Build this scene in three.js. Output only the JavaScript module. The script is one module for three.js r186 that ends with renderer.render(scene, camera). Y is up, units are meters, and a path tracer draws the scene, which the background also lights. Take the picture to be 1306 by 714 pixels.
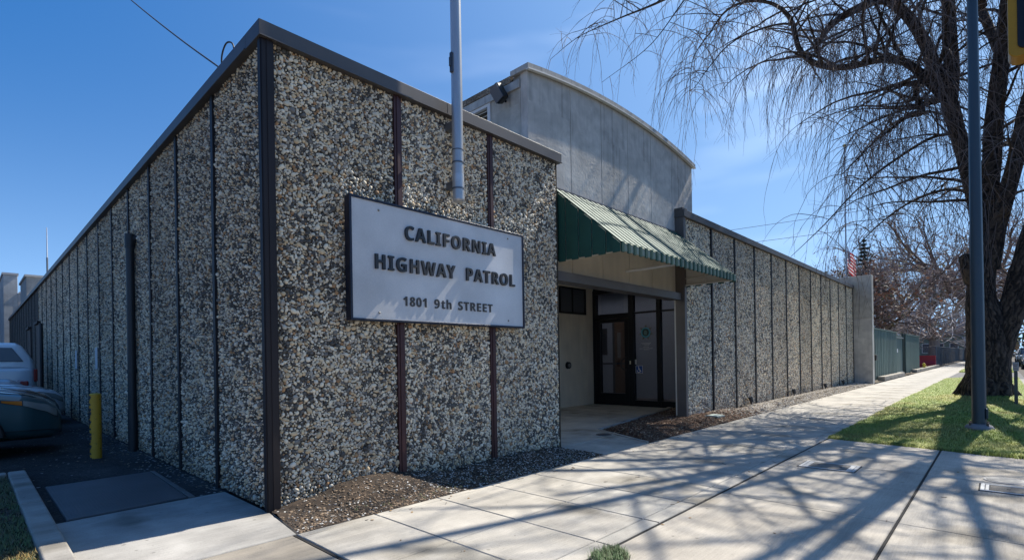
import * as THREE from 'three';
import { RoundedBoxGeometry } from 'three/addons/geometries/RoundedBoxGeometry.js';
import { FontLoader } from 'three/addons/loaders/FontLoader.js';
import { TextGeometry } from 'three/addons/geometries/TextGeometry.js';
import { mergeGeometries } from 'three/addons/utils/BufferGeometryUtils.js';

// ---------------------------------------------------------------- camera, sky, sun, exposure
const scene = new THREE.Scene();
const camera = new THREE.PerspectiveCamera(56.85, 1306 / 714, 0.05, 2000);
camera.position.set(-1.758, 1.25, 4.5);
camera.rotation.set(0, THREE.MathUtils.degToRad(-46.584), THREE.MathUtils.degToRad(-0.945), 'YXZ');
camera.setViewOffset(1306, 714, 0, -101.6, 1306, 714);       // a lens shifted upwards: verticals stay upright
camera.updateProjectionMatrix();

const SUN = new THREE.Vector3(1, 1.13, 0.085).normalize();
{                                                             // clear spring sky, paler towards the horizon and the sun
  const w = 1024, h = 512, d = new Float32Array(w * h * 4), hh = (x, y) => { const q = Math.sin(x * 127.1 + y * 311.7) * 43758.5453; return q - Math.floor(q); };
  const nz = (x, y, p) => { const i = Math.floor(x), j = Math.floor(y), f = x - i, g = y - j, u = f * f * (3 - 2 * f), v = g * g * (3 - 2 * g), m = k => ((k % p) + p) % p; return (hh(m(i), j) * (1 - u) + hh(m(i + 1), j) * u) * (1 - v) + (hh(m(i), j + 1) * (1 - u) + hh(m(i + 1), j + 1) * u) * v; };
  const base = [-0.055, -0.002, 0.165], low = [0.29, 0.415, 0.49], glow = [0.385, 0.50, 0.585], least = [0.024, 0.084, 0.247];
  for (let j = 0; j < h; j++) for (let i = 0; i < w; i++) {
    const el = ((j + 0.5) / h - 0.5) * Math.PI, az = ((i + 0.5) / w - 0.5) * 2 * Math.PI, y = Math.sin(el), c = Math.cos(el), g = Math.acos(Math.max(-1, Math.min(1, c * Math.cos(az) * SUN.x + y * SUN.y + c * Math.sin(az) * SUN.z))) * 57.3, e = Math.max(0, el * 57.3);
    const A = Math.exp(-e / 12), G = Math.exp(-g / 35), x = i / w; let n = 0, am = 0.5; for (let o = 0, px = 24, py = j / h * 90 + i / w * 0; o < 4; o++, px *= 2, py *= 2, am *= 0.55) n += am * nz(x * px, py + nz(x * 12, j / h * 14, 12) * 6, px);
    const ci = Math.max(0, n - 0.52) * 0.6 * Math.min(1, e / 8) * Math.max(0, 1 - g / 55);
    for (let k = 0; k < 3; k++) d[(j * w + i) * 4 + k] = Math.max(least[k], base[k] + A * low[k] + G * glow[k]) + ci; d[(j * w + i) * 4 + 3] = 1;
  }
  const t = new THREE.DataTexture(d, w, h, THREE.RGBAFormat, THREE.FloatType); t.mapping = THREE.EquirectangularReflectionMapping; t.magFilter = THREE.LinearFilter; t.needsUpdate = true; scene.background = t; scene.environment = t;
}

const sun = new THREE.DirectionalLight(new THREE.Color(1, 0.945, 0.845), 4.25);
sun.position.copy(SUN).multiplyScalar(70).add(new THREE.Vector3(8, 0, 0));
sun.target.position.set(8, 0, 0);
sun.castShadow = true; sun.shadow.radius = 0.7;
sun.shadow.mapSize.set(4096, 4096);
Object.assign(sun.shadow.camera, { left: -40, right: 40, top: 40, bottom: -40, near: 1, far: 200 });
scene.add(sun, sun.target);
const EXPOSURE = 2.05;

// ---------------------------------------------------------------- helpers
function rand(seed) { let a = seed >>> 0; return () => { a = (a + 0x6D2B79F5) | 0; let t = Math.imul(a ^ (a >>> 15), 1 | a); t = (t + Math.imul(t ^ (t >>> 7), 61 | t)) ^ t; return ((t ^ (t >>> 14)) >>> 0) / 4294967296; }; }
const V = (x, y, z) => new THREE.Vector3(x, y, z);
const lerp = (a, b, t) => a + (b - a) * t, clamp = (x, a, b) => Math.min(b, Math.max(a, x));
const taken = {};
function numbered(n) { const k = taken[n] = (taken[n] ?? -1) + 1; return k ? `${n}_${String(k).padStart(3, '0')}` : n; }
function tag(o, label, category, group) { o.userData.label = label; o.userData.category = category; if (group) o.userData.group = group; return o; }
function thing(name, label, category, pos = [0, 0, 0], turn = 0, group) {
  const o = new THREE.Group(); o.name = numbered(name); o.position.set(...pos); o.rotation.y = turn; scene.add(o);
  return tag(o, label, category, group);
}
function mesh(name, geo, mat, parent) {
  const g = Array.isArray(geo) ? merge(geo) : geo;
  const m = new THREE.Mesh(g, mat); m.name = parent ? name : numbered(name); m.castShadow = m.receiveShadow = true;
  (parent || scene).add(m); return m;
}
function struct(name, geo, mat) { const m = mesh(name, geo, mat); m.userData.kind = 'structure'; return m; }
function merge(list) {
  const a = list.map(g => { let k = g.index ? g.toNonIndexed() : g; for (const n of Object.keys(k.attributes)) if (!['position', 'normal', 'uv'].includes(n)) k.deleteAttribute(n); if (!k.attributes.uv) k.setAttribute('uv', new THREE.BufferAttribute(new Float32Array(k.attributes.position.count * 2), 2)); return k; });
  return a.length === 1 ? a[0] : mergeGeometries(a);
}
function uvBox(geo, s = 1) {                                   // uv in metres by dominant axis
  const g = geo.index ? geo.toNonIndexed() : geo; const p = g.attributes.position, n = p.count, uv = new Float32Array(n * 2);
  if (!g.attributes.normal) g.computeVertexNormals();
  const a = V(0, 0, 0), b = V(0, 0, 0), c = V(0, 0, 0);
  for (let i = 0; i < n; i += 3) {
    a.fromBufferAttribute(p, i); b.fromBufferAttribute(p, i + 1).sub(a); c.fromBufferAttribute(p, i + 2).sub(a); b.cross(c);
    const x = Math.abs(b.x), y = Math.abs(b.y), z = Math.abs(b.z);
    for (let k = i; k < i + 3; k++) {
      const X = p.getX(k), Y = p.getY(k), Z = p.getZ(k);
      const [u, v] = x >= y && x >= z ? [Z, Y] : y >= z ? [X, Z] : [X, Y];
      uv[2 * k] = u / s; uv[2 * k + 1] = v / s;
    }
  }
  g.setAttribute('uv', new THREE.BufferAttribute(uv, 2)); return g;
}
const bx = (x0, x1, y0, y1, z0, z1, r = 0) => {
  const w = x1 - x0, h = y1 - y0, d = z1 - z0;
  const g = r ? new RoundedBoxGeometry(w, h, d, 1, Math.min(r, w / 2.1, h / 2.1, d / 2.1)) : new THREE.BoxGeometry(w, h, d);
  g.translate((x0 + x1) / 2, (y0 + y1) / 2, (z0 + z1) / 2); return uvBox(g);
};
const cyl = (x, y0, y1, z, r0, r1 = r0, n = 16) => { const g = new THREE.CylinderGeometry(r1, r0, y1 - y0, n); g.translate(x, (y0 + y1) / 2, z); return g; };
function rod(a, b, r, n = 8, r2 = r) { const d = b.clone().sub(a), g = new THREE.CylinderGeometry(r2, r, d.length(), n); g.applyQuaternion(new THREE.Quaternion().setFromUnitVectors(V(0, 1, 0), d.normalize())); g.translate((a.x + b.x) / 2, (a.y + b.y) / 2, (a.z + b.z) / 2); return g; }
// flat slab with a small chamfer on its top edge, polygon in (x, z)
function slabPoly(pts, y, th, ch = 0.006) {
  let area = 0; const n = pts.length; for (let i = 0; i < n; i++) { const a = pts[i], b = pts[(i + 1) % n]; area += a[0] * b[1] - b[0] * a[1]; }
  if (area < 0) pts = pts.slice().reverse();
  const nl = (a, b) => { const dx = b[0] - a[0], dz = b[1] - a[1], l = Math.hypot(dx, dz); return [-dz / l, dx / l]; };
  const ins = pts.map((p, i) => { const a = nl(pts[(i + n - 1) % n], p), b = nl(p, pts[(i + 1) % n]), k = ch / Math.max(0.2, 1 + a[0] * b[0] + a[1] * b[1]); return [p[0] + (a[0] + b[0]) * k, p[1] + (a[1] + b[1]) * k]; });
  const P = [];
  const tri = (...v) => v.forEach(q => P.push(...q));
  const f = THREE.ShapeUtils.triangulateShape(ins.map(p => new THREE.Vector2(p[0], p[1])), []);
  const up = (i) => [ins[i][0], y, ins[i][1]];
  for (const t of f) { const [a, b, d] = t.map(i => up(i)); const cr = (b[2] - a[2]) * (d[0] - a[0]) - (b[0] - a[0]) * (d[2] - a[2]); cr > 0 ? tri(a, b, d) : tri(a, d, b); }
  for (let i = 0; i < n; i++) {
    const j = (i + 1) % n, a = up(i), b = up(j), A = [pts[i][0], y - ch, pts[i][1]], B = [pts[j][0], y - ch, pts[j][1]], A2 = [A[0], y - th, A[2]], B2 = [B[0], y - th, B[2]];
    tri(a, b, B, a, B, A, A, B, B2, A, B2, A2);
  }
  const g = new THREE.BufferGeometry(); g.setAttribute('position', new THREE.Float32BufferAttribute(P, 3)); g.computeVertexNormals(); return uvBox(g);
}
const slab = (x0, x1, z0, z1, y = 0, th = 0.08, ch = 0.006) => slabPoly([[x0, z0], [x1, z0], [x1, z1], [x0, z1]], y, th, ch);
// lattice noise, periodic when per is given
const HASH = new Float32Array(65536); { const r = rand(991); for (let i = 0; i < 65536; i++) HASH[i] = r(); }
const hsh = (x, y, s) => HASH[((x * 73 + y * 3571 + s * 9973 + (x * y & 255) * 17) & 65535)];
function noise(x, y, per = 0, s = 0) {
  let xi = Math.floor(x), yi = Math.floor(y); const fx = x - xi, fy = y - yi, u = fx * fx * (3 - 2 * fx), v = fy * fy * (3 - 2 * fy);
  let x1 = xi + 1, y1 = yi + 1; if (per) { xi = ((xi % per) + per) % per; yi = ((yi % per) + per) % per; x1 = ((x1 % per) + per) % per; y1 = ((y1 % per) + per) % per; }
  return lerp(lerp(hsh(xi, yi, s), hsh(x1, yi, s), u), lerp(hsh(xi, y1, s), hsh(x1, y1, s), u), v);
}
function fbm(x, y, per, oct = 4, s = 0) { let a = 0, w = 0.5, t = 0; for (let i = 0; i < oct; i++) { a += w * noise(x, y, per, s + i); t += w; w *= 0.55; x *= 2; y *= 2; per *= 2; } return a / t; }
function tex(n, fn, srgb = true) {
  const d = new Uint8Array(n * n * 4);
  for (let j = 0; j < n; j++) for (let i = 0; i < n; i++) { const c = fn(i / n, j / n, i, j), k = (j * n + i) * 4; if (typeof c === 'number') d[k] = d[k + 1] = d[k + 2] = clamp(c, 0, 1) * 255; else { d[k] = clamp(c[0], 0, 1) * 255; d[k + 1] = clamp(c[1], 0, 1) * 255; d[k + 2] = clamp(c[2], 0, 1) * 255; } d[k + 3] = 255; }
  const t = new THREE.DataTexture(d, n, n); t.wrapS = t.wrapT = THREE.RepeatWrapping; t.magFilter = THREE.LinearFilter; t.minFilter = THREE.LinearMipmapLinearFilter; t.generateMipmaps = true;
  if (srgb) t.colorSpace = THREE.SRGBColorSpace; t.needsUpdate = true; return t;
}
const rep = (t, m) => { const c = t.clone(); c.repeat.set(1 / m, 1 / m); c.needsUpdate = true; return c; };
const rgb = (r, g, b) => new THREE.Color().setRGB(r, g, b);
const std = (r, g, b, rough = 0.8, o = {}) => new THREE.MeshStandardMaterial({ color: rgb(r, g, b), roughness: rough, ...o });

// ---------------------------------------------------------------- materials
const R0 = rand(5);
const GUM = Array.from({ length: 26 }, () => [R0(), R0(), 0.002 + 0.005 * R0()]);
const concreteTex = tex(1024, (u, v) => {
  const big = fbm(u * 3, v * 3, 3, 4, 1), mid = fbm(u * 14, v * 14, 14, 3, 11), fine = hsh((u * 1024) | 0, (v * 1024) | 0, 3), broom = noise(u * 24, v * 420, 24 * 1, 5);
  const st = Math.max(0, fbm(u * 6, v * 6, 6, 3, 31) - 0.62) * 1.6, pit = hsh((u * 512) | 0, (v * 512) | 0, 8) > 0.992 ? 0.13 : 0;
  let gum = 0; for (const [gx, gy, gr] of GUM) { const d = Math.hypot(u - gx, v - gy); if (d < gr) gum = Math.max(gum, 0.16 * Math.min(1, (gr - d) / gr * 3)); }
  const cr = Math.abs(fbm(u * 5, v * 5, 5, 4, 90) - 0.5) < 0.0016 && noise(u * 4, v * 4, 4, 77) > 0.62 ? 0.14 : 0;
  const k = 0.80 + (big - 0.5) * 0.36 + (mid - 0.5) * 0.15 + (fine - 0.5) * 0.10 + (broom - 0.5) * 0.06 - st * 0.45 - pit - gum - cr;
  return [k, k * (0.985 - st * 0.03), k * (0.955 - st * 0.1)];
});
const concreteBump = tex(512, (u, v) => 0.5 + (noise(u * 12, v * 256, 0, 5) - 0.5) * 0.5 + (hsh((u * 512) | 0, (v * 512) | 0, 3) - 0.5) * 0.6, false);
const concrete = (r, g, b, o = {}) => std(r, g, b, 0.92, { map: rep(concreteTex, 2.6), bumpMap: rep(concreteBump, 0.7), bumpScale: 0.0016, ...o });
const WALKS = [concrete(0.58, 0.555, 0.515), concrete(0.54, 0.525, 0.495), concrete(0.61, 0.58, 0.53)];
const stuccoTex = tex(1024, (u, v) => {
  const big = fbm(u * 3, v * 3, 3, 5, 2), sw = fbm(u * 20 + 2 * fbm(u * 8, v * 8, 8, 2, 70), v * 20, 20, 3, 21), streak = fbm(u * 48, v * 2, 48, 3, 9), drip = Math.max(0, fbm(u * 30, v * 1.0, 30, 2, 60) - 0.58);
  const k = 0.82 + (big - 0.5) * 0.24 + (sw - 0.5) * 0.14 + (streak - 0.5) * 0.08 - drip * 0.28; return [k, k, k * 0.99];
});
const stuccoBump = tex(512, (u, v) => { const w = fbm(u * 5, v * 5, 5, 3, 44), m = noise(u * 7, v * 7, 7, 48); const a = noise((u + v) * 14 + w * 7, (u - v) * 52 + w * 16, 0, 12); return 0.5 + (a - 0.5) * 0.5 * m + 0.5 * (fbm(u * 34, v * 34, 34, 4, 3) - 0.5); }, false);
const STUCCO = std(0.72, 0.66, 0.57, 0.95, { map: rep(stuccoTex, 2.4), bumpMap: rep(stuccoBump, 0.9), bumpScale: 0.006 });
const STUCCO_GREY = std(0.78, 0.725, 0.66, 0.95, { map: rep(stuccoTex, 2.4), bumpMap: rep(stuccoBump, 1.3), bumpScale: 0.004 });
const paintTex = tex(512, (u, v) => { const k = 0.90 + (fbm(u * 4, v * 4, 4, 5, 62) - 0.5) * 0.16 + (fbm(u * 30, v * 6, 30, 2, 64) - 0.5) * 0.06; return [k, k * 0.995, k * 0.98]; });
const BEIGE = std(0.92, 0.83, 0.69, 0.9, { map: rep(paintTex, 3.1), bumpMap: rep(concreteBump, 0.5), bumpScale: 0.0015 });
const metalTex = tex(512, (u, v) => { const k = 0.86 + (fbm(u * 4, v * 4, 4, 4, 6) - 0.5) * 0.25 + (hsh((u * 512) | 0, (v * 512) | 0, 2) - 0.5) * 0.05; return [k, k, k]; });
const dirtTex = tex(1024, (u, v) => { const big = fbm(u * 4, v * 4, 4, 4, 3), f = fbm(u * 90, v * 90, 90, 2, 14), c = hsh((u * 400) | 0, (v * 400) | 0, 7); const k = 0.55 + (big - 0.5) * 0.5 + (f - 0.5) * 0.5 + (c > 0.95 ? 0.25 : 0); return [k, k * 0.93, k * 0.84]; });
const metal = (r, g, b, rough = 0.5, o = {}) => std(r, g, b, rough, { map: rep(metalTex, 1.7), metalness: 0.25, ...o });
const COPING = metal(0.135, 0.122, 0.118, 0.5), DARKPOST = metal(0.028, 0.019, 0.019, 0.6), REDSTRIP = metal(0.085, 0.032, 0.03, 0.5), THINSTRIP = metal(0.030, 0.026, 0.028, 0.6), BRONZE = metal(0.022, 0.022, 0.027, 0.35, { metalness: 0.5 });
const BEAM = metal(0.19, 0.165, 0.15, 0.5);
const speckTex = tex(1024, (u, v) => {                         // matrix between the stones, and whole wall far off
  const n = 58; const x = u * n, y = v * n; let best = 9, id = 0;
  for (let j = -1; j <= 1; j++) for (let i = -1; i <= 1; i++) { const cx = Math.floor(x) + i, cy = Math.floor(y) + j, wx = ((cx % n) + n) % n, wy = ((cy % n) + n) % n; const px = cx + hsh(wx, wy, 1), py = cy + hsh(wx, wy, 2), d = Math.hypot(px - x, (py - y)); if (d < best) { best = d; id = hsh(wx, wy, 5); } }
  const e = clamp(1.15 - best * 1.25, 0.15, 1); const t = id < 0.33 ? 0.26 : id < 0.6 ? 0.45 : 0.68; const k = t * e; return id > 0.9 ? [k * 1.05, k * 0.85, k * 0.66] : [k, k * 0.96, k * 0.88];
});
const MATRIX = std(0.20, 0.17, 0.14, 1, { map: rep(dirtTex, 0.9) });
const FARPEBBLE = std(0.8, 0.76, 0.70, 0.95, { map: rep(speckTex, 1.9) });
const STONE = new THREE.MeshStandardMaterial({ color: 0xffffff, roughness: 0.75 });
const asphaltTex = tex(1024, (u, v) => { const f = hsh((u * 1024) | 0, (v * 1024) | 0, 4), g = fbm(u * 160, v * 160, 160, 2, 33), b = fbm(u * 4, v * 4, 4, 4, 12), cr = Math.abs(fbm(u * 4, v * 4, 4, 5, 55) - 0.5) < 0.006 ? -0.22 : 0; const k = 0.5 + (b - 0.5) * 0.5 + (g - 0.5) * 0.5 + (f > 0.94 ? 0.28 : 0) + cr; return [k, k, k * 0.98]; });
const ASPHALT = std(0.16, 0.155, 0.15, 0.95, { map: rep(asphaltTex, 2.7), bumpMap: rep(concreteBump, 0.3), bumpScale: 0.004 });
const SOIL = std(0.11, 0.085, 0.066, 1, { map: rep(dirtTex, 0.8) });
const GLASS = new THREE.MeshPhysicalMaterial({ color: rgb(0.62, 0.64, 0.70), roughness: 0.03, transmission: 1, thickness: 0, ior: 1.5 });
const DARKGLASS = new THREE.MeshPhysicalMaterial({ color: rgb(0.10, 0.11, 0.13), roughness: 0.04, metalness: 0, ior: 1.5 });
const WHITE = std(0.78, 0.77, 0.74, 0.6);
const rnd = (r, a, b) => a + (b - a) * r();

// ================================================================ PEBBLED WALLS
const pebbleGeos = [];
for (let k = 0; k < 3; k++) {
  const g0 = new THREE.IcosahedronGeometry(1, 2); const r = rand(70 + k), p = g0.attributes.position, o = [rnd(r, 0, 50), rnd(r, 0, 50)];
  for (let i = 0; i < p.count; i++) { const v = V(p.getX(i), p.getY(i), p.getZ(i)); const s = 0.86 + 0.3 * noise(v.x * 1.4 + o[0] + v.z, v.y * 1.4 + o[1]); p.setXYZ(i, v.x * s, v.y * s, v.z * s); }
  g0.deleteAttribute('uv'); g0.deleteAttribute('normal');
  const idx = {}, P = [], I = [];
  for (let i = 0; i < p.count; i++) { const q = [p.getX(i), p.getY(i), p.getZ(i)].map(x => x.toFixed(4)).join(); if (!(q in idx)) { idx[q] = P.length / 3; P.push(p.getX(i), p.getY(i), p.getZ(i)); } I.push(idx[q]); }
  const g = new THREE.BufferGeometry(); g.setAttribute('position', new THREE.Float32BufferAttribute(P, 3)); g.setIndex(I); g.computeVertexNormals(); pebbleGeos.push(g);
}
const MOD = 1.33, H0 = 3.99, HC = 4.124;
function packPanel(w, h, seed) {
  const r = rand(seed), cell = 0.05, nx = Math.ceil(w / cell), ny = Math.ceil(h / cell), grid = Array.from({ length: nx * ny }, () => []), out = [];
  for (const [rad, tries] of [[0.0235, 130], [0.018, 1050], [0.0140, 5600], [0.0106, 16000], [0.0080, 27000], [0.0060, 30000], [0.0047, 16000]])
    for (let t = 0; t < tries; t++) {
      const R = rad * rnd(r, 0.88, 1.12), x = rnd(r, R * 0.6, w - R * 0.6), y = rnd(r, R * 0.5, h - R * 0.5), ci = (x / cell) | 0, cj = (y / cell) | 0; let ok = true;
      for (let j = Math.max(0, cj - 1); ok && j <= Math.min(ny - 1, cj + 1); j++) for (let i = Math.max(0, ci - 1); ok && i <= Math.min(nx - 1, ci + 1); i++) for (const q of grid[j * nx + i]) { const dx = q[0] - x, dy = q[1] - y, m = (q[2] + R) * 0.9; if (dx * dx + dy * dy < m * m) { ok = false; break; } }
      if (!ok) continue; const q = [x, y, R]; grid[cj * nx + ci].push(q); out.push(q);
    }
  return out;
}
const PANEL_W = MOD - 0.085;
const packs = [packPanel(PANEL_W, H0, 11), packPanel(PANEL_W, H0, 23), packPanel(PANEL_W, H0, 37)];
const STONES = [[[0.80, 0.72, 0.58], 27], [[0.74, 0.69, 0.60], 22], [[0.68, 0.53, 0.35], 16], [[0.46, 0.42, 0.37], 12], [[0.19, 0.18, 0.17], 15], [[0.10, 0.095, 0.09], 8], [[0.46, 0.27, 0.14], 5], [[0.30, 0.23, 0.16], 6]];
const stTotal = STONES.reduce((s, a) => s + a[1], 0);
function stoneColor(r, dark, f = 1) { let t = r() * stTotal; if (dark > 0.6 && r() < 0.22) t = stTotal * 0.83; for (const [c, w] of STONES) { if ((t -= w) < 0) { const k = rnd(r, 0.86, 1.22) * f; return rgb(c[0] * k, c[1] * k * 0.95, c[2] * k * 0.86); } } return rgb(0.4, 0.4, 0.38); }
function pebbles(parent, pack, seed, place, mirror, wTo = PANEL_W) {   // place(x, y, out) -> matrix basis: along, up, out
  const r = rand(seed), tone = rnd(r, 0.90, 1.12), list = pack.filter(q => q[0] < wTo - q[2] * 0.5);
  const [ex, ey, ez, o] = place; const B = new THREE.Matrix4().makeBasis(ex, ey, ez); const M = new THREE.Matrix4(), q = new THREE.Quaternion(), bq = new THREE.Quaternion().setFromRotationMatrix(B), up = V(0, 0, 1), tilt = new THREE.Quaternion();
  const m = new THREE.InstancedMesh(pebbleGeos[seed % 3], STONE, list.length); m.name = 'pebbles'; m.userData.kind = 'stuff'; m.castShadow = m.receiveShadow = true;
  list.forEach(([x, y, R], i) => {
    const X = mirror ? wTo - x : x; const el = rnd(r, 1.0, 1.42), dep = rnd(r, 0.62, 0.9);
    q.setFromAxisAngle(up, r() * 6.283); tilt.setFromEuler(new THREE.Euler(rnd(r, -0.3, 0.3), rnd(r, -0.3, 0.3), 0)); q.premultiply(tilt); q.premultiply(bq);
    const pos = o.clone().addScaledVector(ex, X).addScaledVector(ey, y).addScaledVector(ez, -R * dep * rnd(r, -0.05, 0.38));
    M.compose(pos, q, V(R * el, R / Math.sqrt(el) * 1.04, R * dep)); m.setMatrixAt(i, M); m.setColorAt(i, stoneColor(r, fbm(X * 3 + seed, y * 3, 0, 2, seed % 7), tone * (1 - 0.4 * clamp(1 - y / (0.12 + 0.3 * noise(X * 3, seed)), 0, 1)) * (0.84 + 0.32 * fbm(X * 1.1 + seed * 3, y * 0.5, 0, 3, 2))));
  });
  parent.add(m); return m;
}

const station = thing('office_building', 'low flat-roofed building clad in pebbled panels on the street corner', 'building', [0, 0, 0]);
{
  let seed = 100;
  const B = station;
  // front block facade (z = 0), panels between strips
  const panel = (x0, x1, y1, right) => mesh('wall_panel', bx(x0, x1, 0, y1, -0.14, -0.014), MATRIX, B);
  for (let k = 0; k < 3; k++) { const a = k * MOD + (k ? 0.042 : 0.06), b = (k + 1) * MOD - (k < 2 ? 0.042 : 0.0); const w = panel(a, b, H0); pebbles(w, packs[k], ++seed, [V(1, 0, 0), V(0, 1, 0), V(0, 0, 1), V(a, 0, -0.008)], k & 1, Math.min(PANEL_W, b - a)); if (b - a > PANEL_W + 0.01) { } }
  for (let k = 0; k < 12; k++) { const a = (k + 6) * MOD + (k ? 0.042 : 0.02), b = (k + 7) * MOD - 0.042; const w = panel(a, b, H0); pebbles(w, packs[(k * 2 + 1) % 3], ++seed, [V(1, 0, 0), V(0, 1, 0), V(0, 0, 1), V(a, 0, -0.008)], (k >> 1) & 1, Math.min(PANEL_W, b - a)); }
  const NL = 28;
  for (let k = 0; k < NL; k++) {
    const a = k * MOD + (k ? 0.042 : 0.06), b = (k + 1) * MOD - 0.042; const near = k < 15;
    const w = mesh('wall_panel', bx(near ? 0.014 : 0.002, 0.14, 0, H0, -b, -a), near ? MATRIX : FARPEBBLE, B);
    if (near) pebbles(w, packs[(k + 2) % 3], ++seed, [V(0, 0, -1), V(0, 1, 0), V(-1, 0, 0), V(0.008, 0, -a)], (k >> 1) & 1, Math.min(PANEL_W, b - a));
  }
  // joint strips
  mesh('corner_post', [bx(-0.028, 0.075, -0.02, H0, -0.055, 0.03, 0.006), bx(-0.036, -0.028, 0, H0, -0.04, 0.015), bx(0.012, 0.06, 0, H0, 0.03, 0.036)], DARKPOST, B);
  for (const x of [MOD, 2 * MOD]) mesh('joint_strip', [bx(x - 0.045, x + 0.045, 0, H0, -0.05, 0.012, 0.003), bx(x - 0.018, x + 0.018, 0, H0, 0.012, 0.022, 0.003)], REDSTRIP, B);
  for (let k = 1; k <= 12; k++) mesh('joint_strip', bx((k + 6) * MOD - 0.032, (k + 6) * MOD + 0.032, 0, H0, -0.05, 0.014, 0.003), THINSTRIP, B);
  for (let k = 1; k <= NL; k++) mesh('joint_strip', bx(-0.014, 0.05, 0, H0, -k * MOD - 0.036, -k * MOD + 0.036, 0.003), THINSTRIP, B);
  // end walls of the front block and of the wing at the entry
  mesh('return_wall', bx(3.86, 3.99, 0, H0, -3.7, -0.15), WHITE, B);
  mesh('jamb_post', [bx(7.90, 7.995, 0, H0 + 0.0, -0.16, 0.035, 0.006), bx(7.995, 8.02, 0, H0, -0.1, 0.02)], BEAM, B);
  // coping: pieces with small gaps, a drip lip at the foot
  const cop = (x0, x1) => mesh('coping', [bx(x0, x1, H0, HC, -0.25, 0.055, 0.004), bx(x0, x1, H0 - 0.004, H0 + 0.006, 0.055, 0.068)], COPING, B);
  cop(-0.055, 1.955); cop(1.959, 4.02); { let x = 7.89; while (x < 23.9) { const e = Math.min(x + 3.05, 23.95); cop(x, e); x = e + 0.004; } }
  mesh('coping', bx(7.89, 8.1, HC, HC + 0.05, -0.3, 0.02, 0.004), COPING, B);
  { let z = -0.25; while (z > -37) { const e = Math.max(z - 3.05, -37.3); mesh('coping', [bx(-0.055, 0.25, H0, HC, e, z, 0.004), bx(-0.068, -0.055, H0 - 0.004, H0 + 0.006, e, z)], COPING, B); z = e - 0.004; } }
  mesh('roof_deck', [bx(0.14, 3.55, 3.9, 4.0, -37.3, -0.14), bx(3.55, 24, 3.9, 4.0, -37.3, -8), bx(8.72, 10.8, 3.9, 4.0, -8, -0.14), bx(12.1, 24, 3.9, 4.0, -8, -0.14), bx(10.8, 12.1, 3.9, 4.0, -8, -5.4), bx(10.8, 12.1, 3.9, 4.0, -1.2, -0.14), bx(10.7, 10.8, 3.36, 3.9, -5.5, -1.1), bx(12.1, 12.2, 3.36, 3.9, -5.5, -1.1), bx(10.8, 12.1, 3.36, 3.9, -5.5, -5.4), bx(10.8, 12.1, 3.36, 3.9, -1.2, -1.1), bx(23.8, 23.95, 0, 3.95, -37, -0.14), bx(0.1, 24, 0, 3.95, -37.35, -37.25)], std(0.3, 0.3, 0.3, 1), B);
  // stucco front with a low arched top over the entry
  const ARC = x => 5.19 + 0.22 * (1 - ((x - 6.13) / 2.6) ** 2);
  const seams = [3.55, 4.52, 5.34, 6.16, 6.97, 7.80, 8.72];
  for (let k = 0; k < 6; k++) {
    const a = seams[k] + (k ? 0.005 : 0), b = seams[k + 1] - (k < 5 ? 0.005 : 0), s = new THREE.Shape(); s.moveTo(a, 3.62); s.lineTo(b, 3.62);
    for (let i = 0; i <= 12; i++) { const x = lerp(b, a, i / 12); s.lineTo(x, ARC(x)); }
    const g = new THREE.ExtrudeGeometry(s, { depth: 0.12, bevelEnabled: true, bevelSize: 0.004, bevelThickness: 0.004, bevelOffset: -0.004, bevelSegments: 1 }); g.translate(0, 0, -0.274); mesh('stucco_panel', uvBox(g), STUCCO_GREY, B);
    if (b > 4.0 && a < 8.0) mesh('soffit_panel', bx(Math.max(a, 3.995), Math.min(b, 7.9), 2.5, 3.62, -0.27, -0.154, 0.004), BEIGE, B);
  }
  const band = (y0, y1, z0, z1, a = 3.50, b = 8.77) => { const s = new THREE.Shape(); for (let i = 0; i <= 40; i++) { const x = lerp(a, b, i / 40); i ? s.lineTo(x, ARC(x) + y0) : s.moveTo(x, ARC(x) + y0); } for (let i = 40; i >= 0; i--) { const x = lerp(a, b, i / 40); s.lineTo(x, ARC(x) + y1); } const g = new THREE.ExtrudeGeometry(s, { depth: z1 - z0, bevelEnabled: false }); g.translate(0, 0, z0); return uvBox(g); };
  mesh('roof_glazing', band(-0.05, -0.03, -3.3, -0.5, 5.8, 8.0), new THREE.MeshPhysicalMaterial({ color: rgb(0.9, 0.92, 0.92), roughness: 0.02, transmission: 1, thickness: 0 }), B);
  mesh('arched_roof', [band(-0.06, -0.005, -8, -3.3, 3.57, 8.70), band(-0.06, -0.005, -0.5, -0.29, 3.57, 8.70), band(-0.06, -0.005, -3.3, -0.5, 3.57, 5.8), band(-0.06, -0.005, -3.3, -0.5, 8.0, 8.70)], std(0.42, 0.41, 0.39, 0.9, { map: rep(stuccoTex, 2) }), B);
  mesh('arched_coping', band(0.004, 0.075, -0.42, -0.09), std(0.62, 0.60, 0.57, 0.85, { map: rep(stuccoTex, 1.6) }), B);
  mesh('arched_lip', band(-0.012, 0.004, -0.13, -0.078), std(0.62, 0.60, 0.55, 0.5), B);
  mesh('side_wall', [bx(3.55, 3.67, 3.9, 5.0, -0.88, -0.28, 0), bx(3.55, 3.67, 3.9, 4.70, -1.42, -0.88), bx(3.55, 3.67, 3.9, 5.0, -8, -1.42)], STUCCO, B); mesh('side_wall', bx(8.6, 8.72, 3.9, 5.05, -8, -0.28), STUCCO, B);
  mesh('fascia_board', bx(3.515, 3.66, 5.0, 5.115, -8, -0.28, 0.004), std(0.62, 0.61, 0.58, 0.7, { map: rep(stuccoTex, 1.5) }), B);
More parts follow.
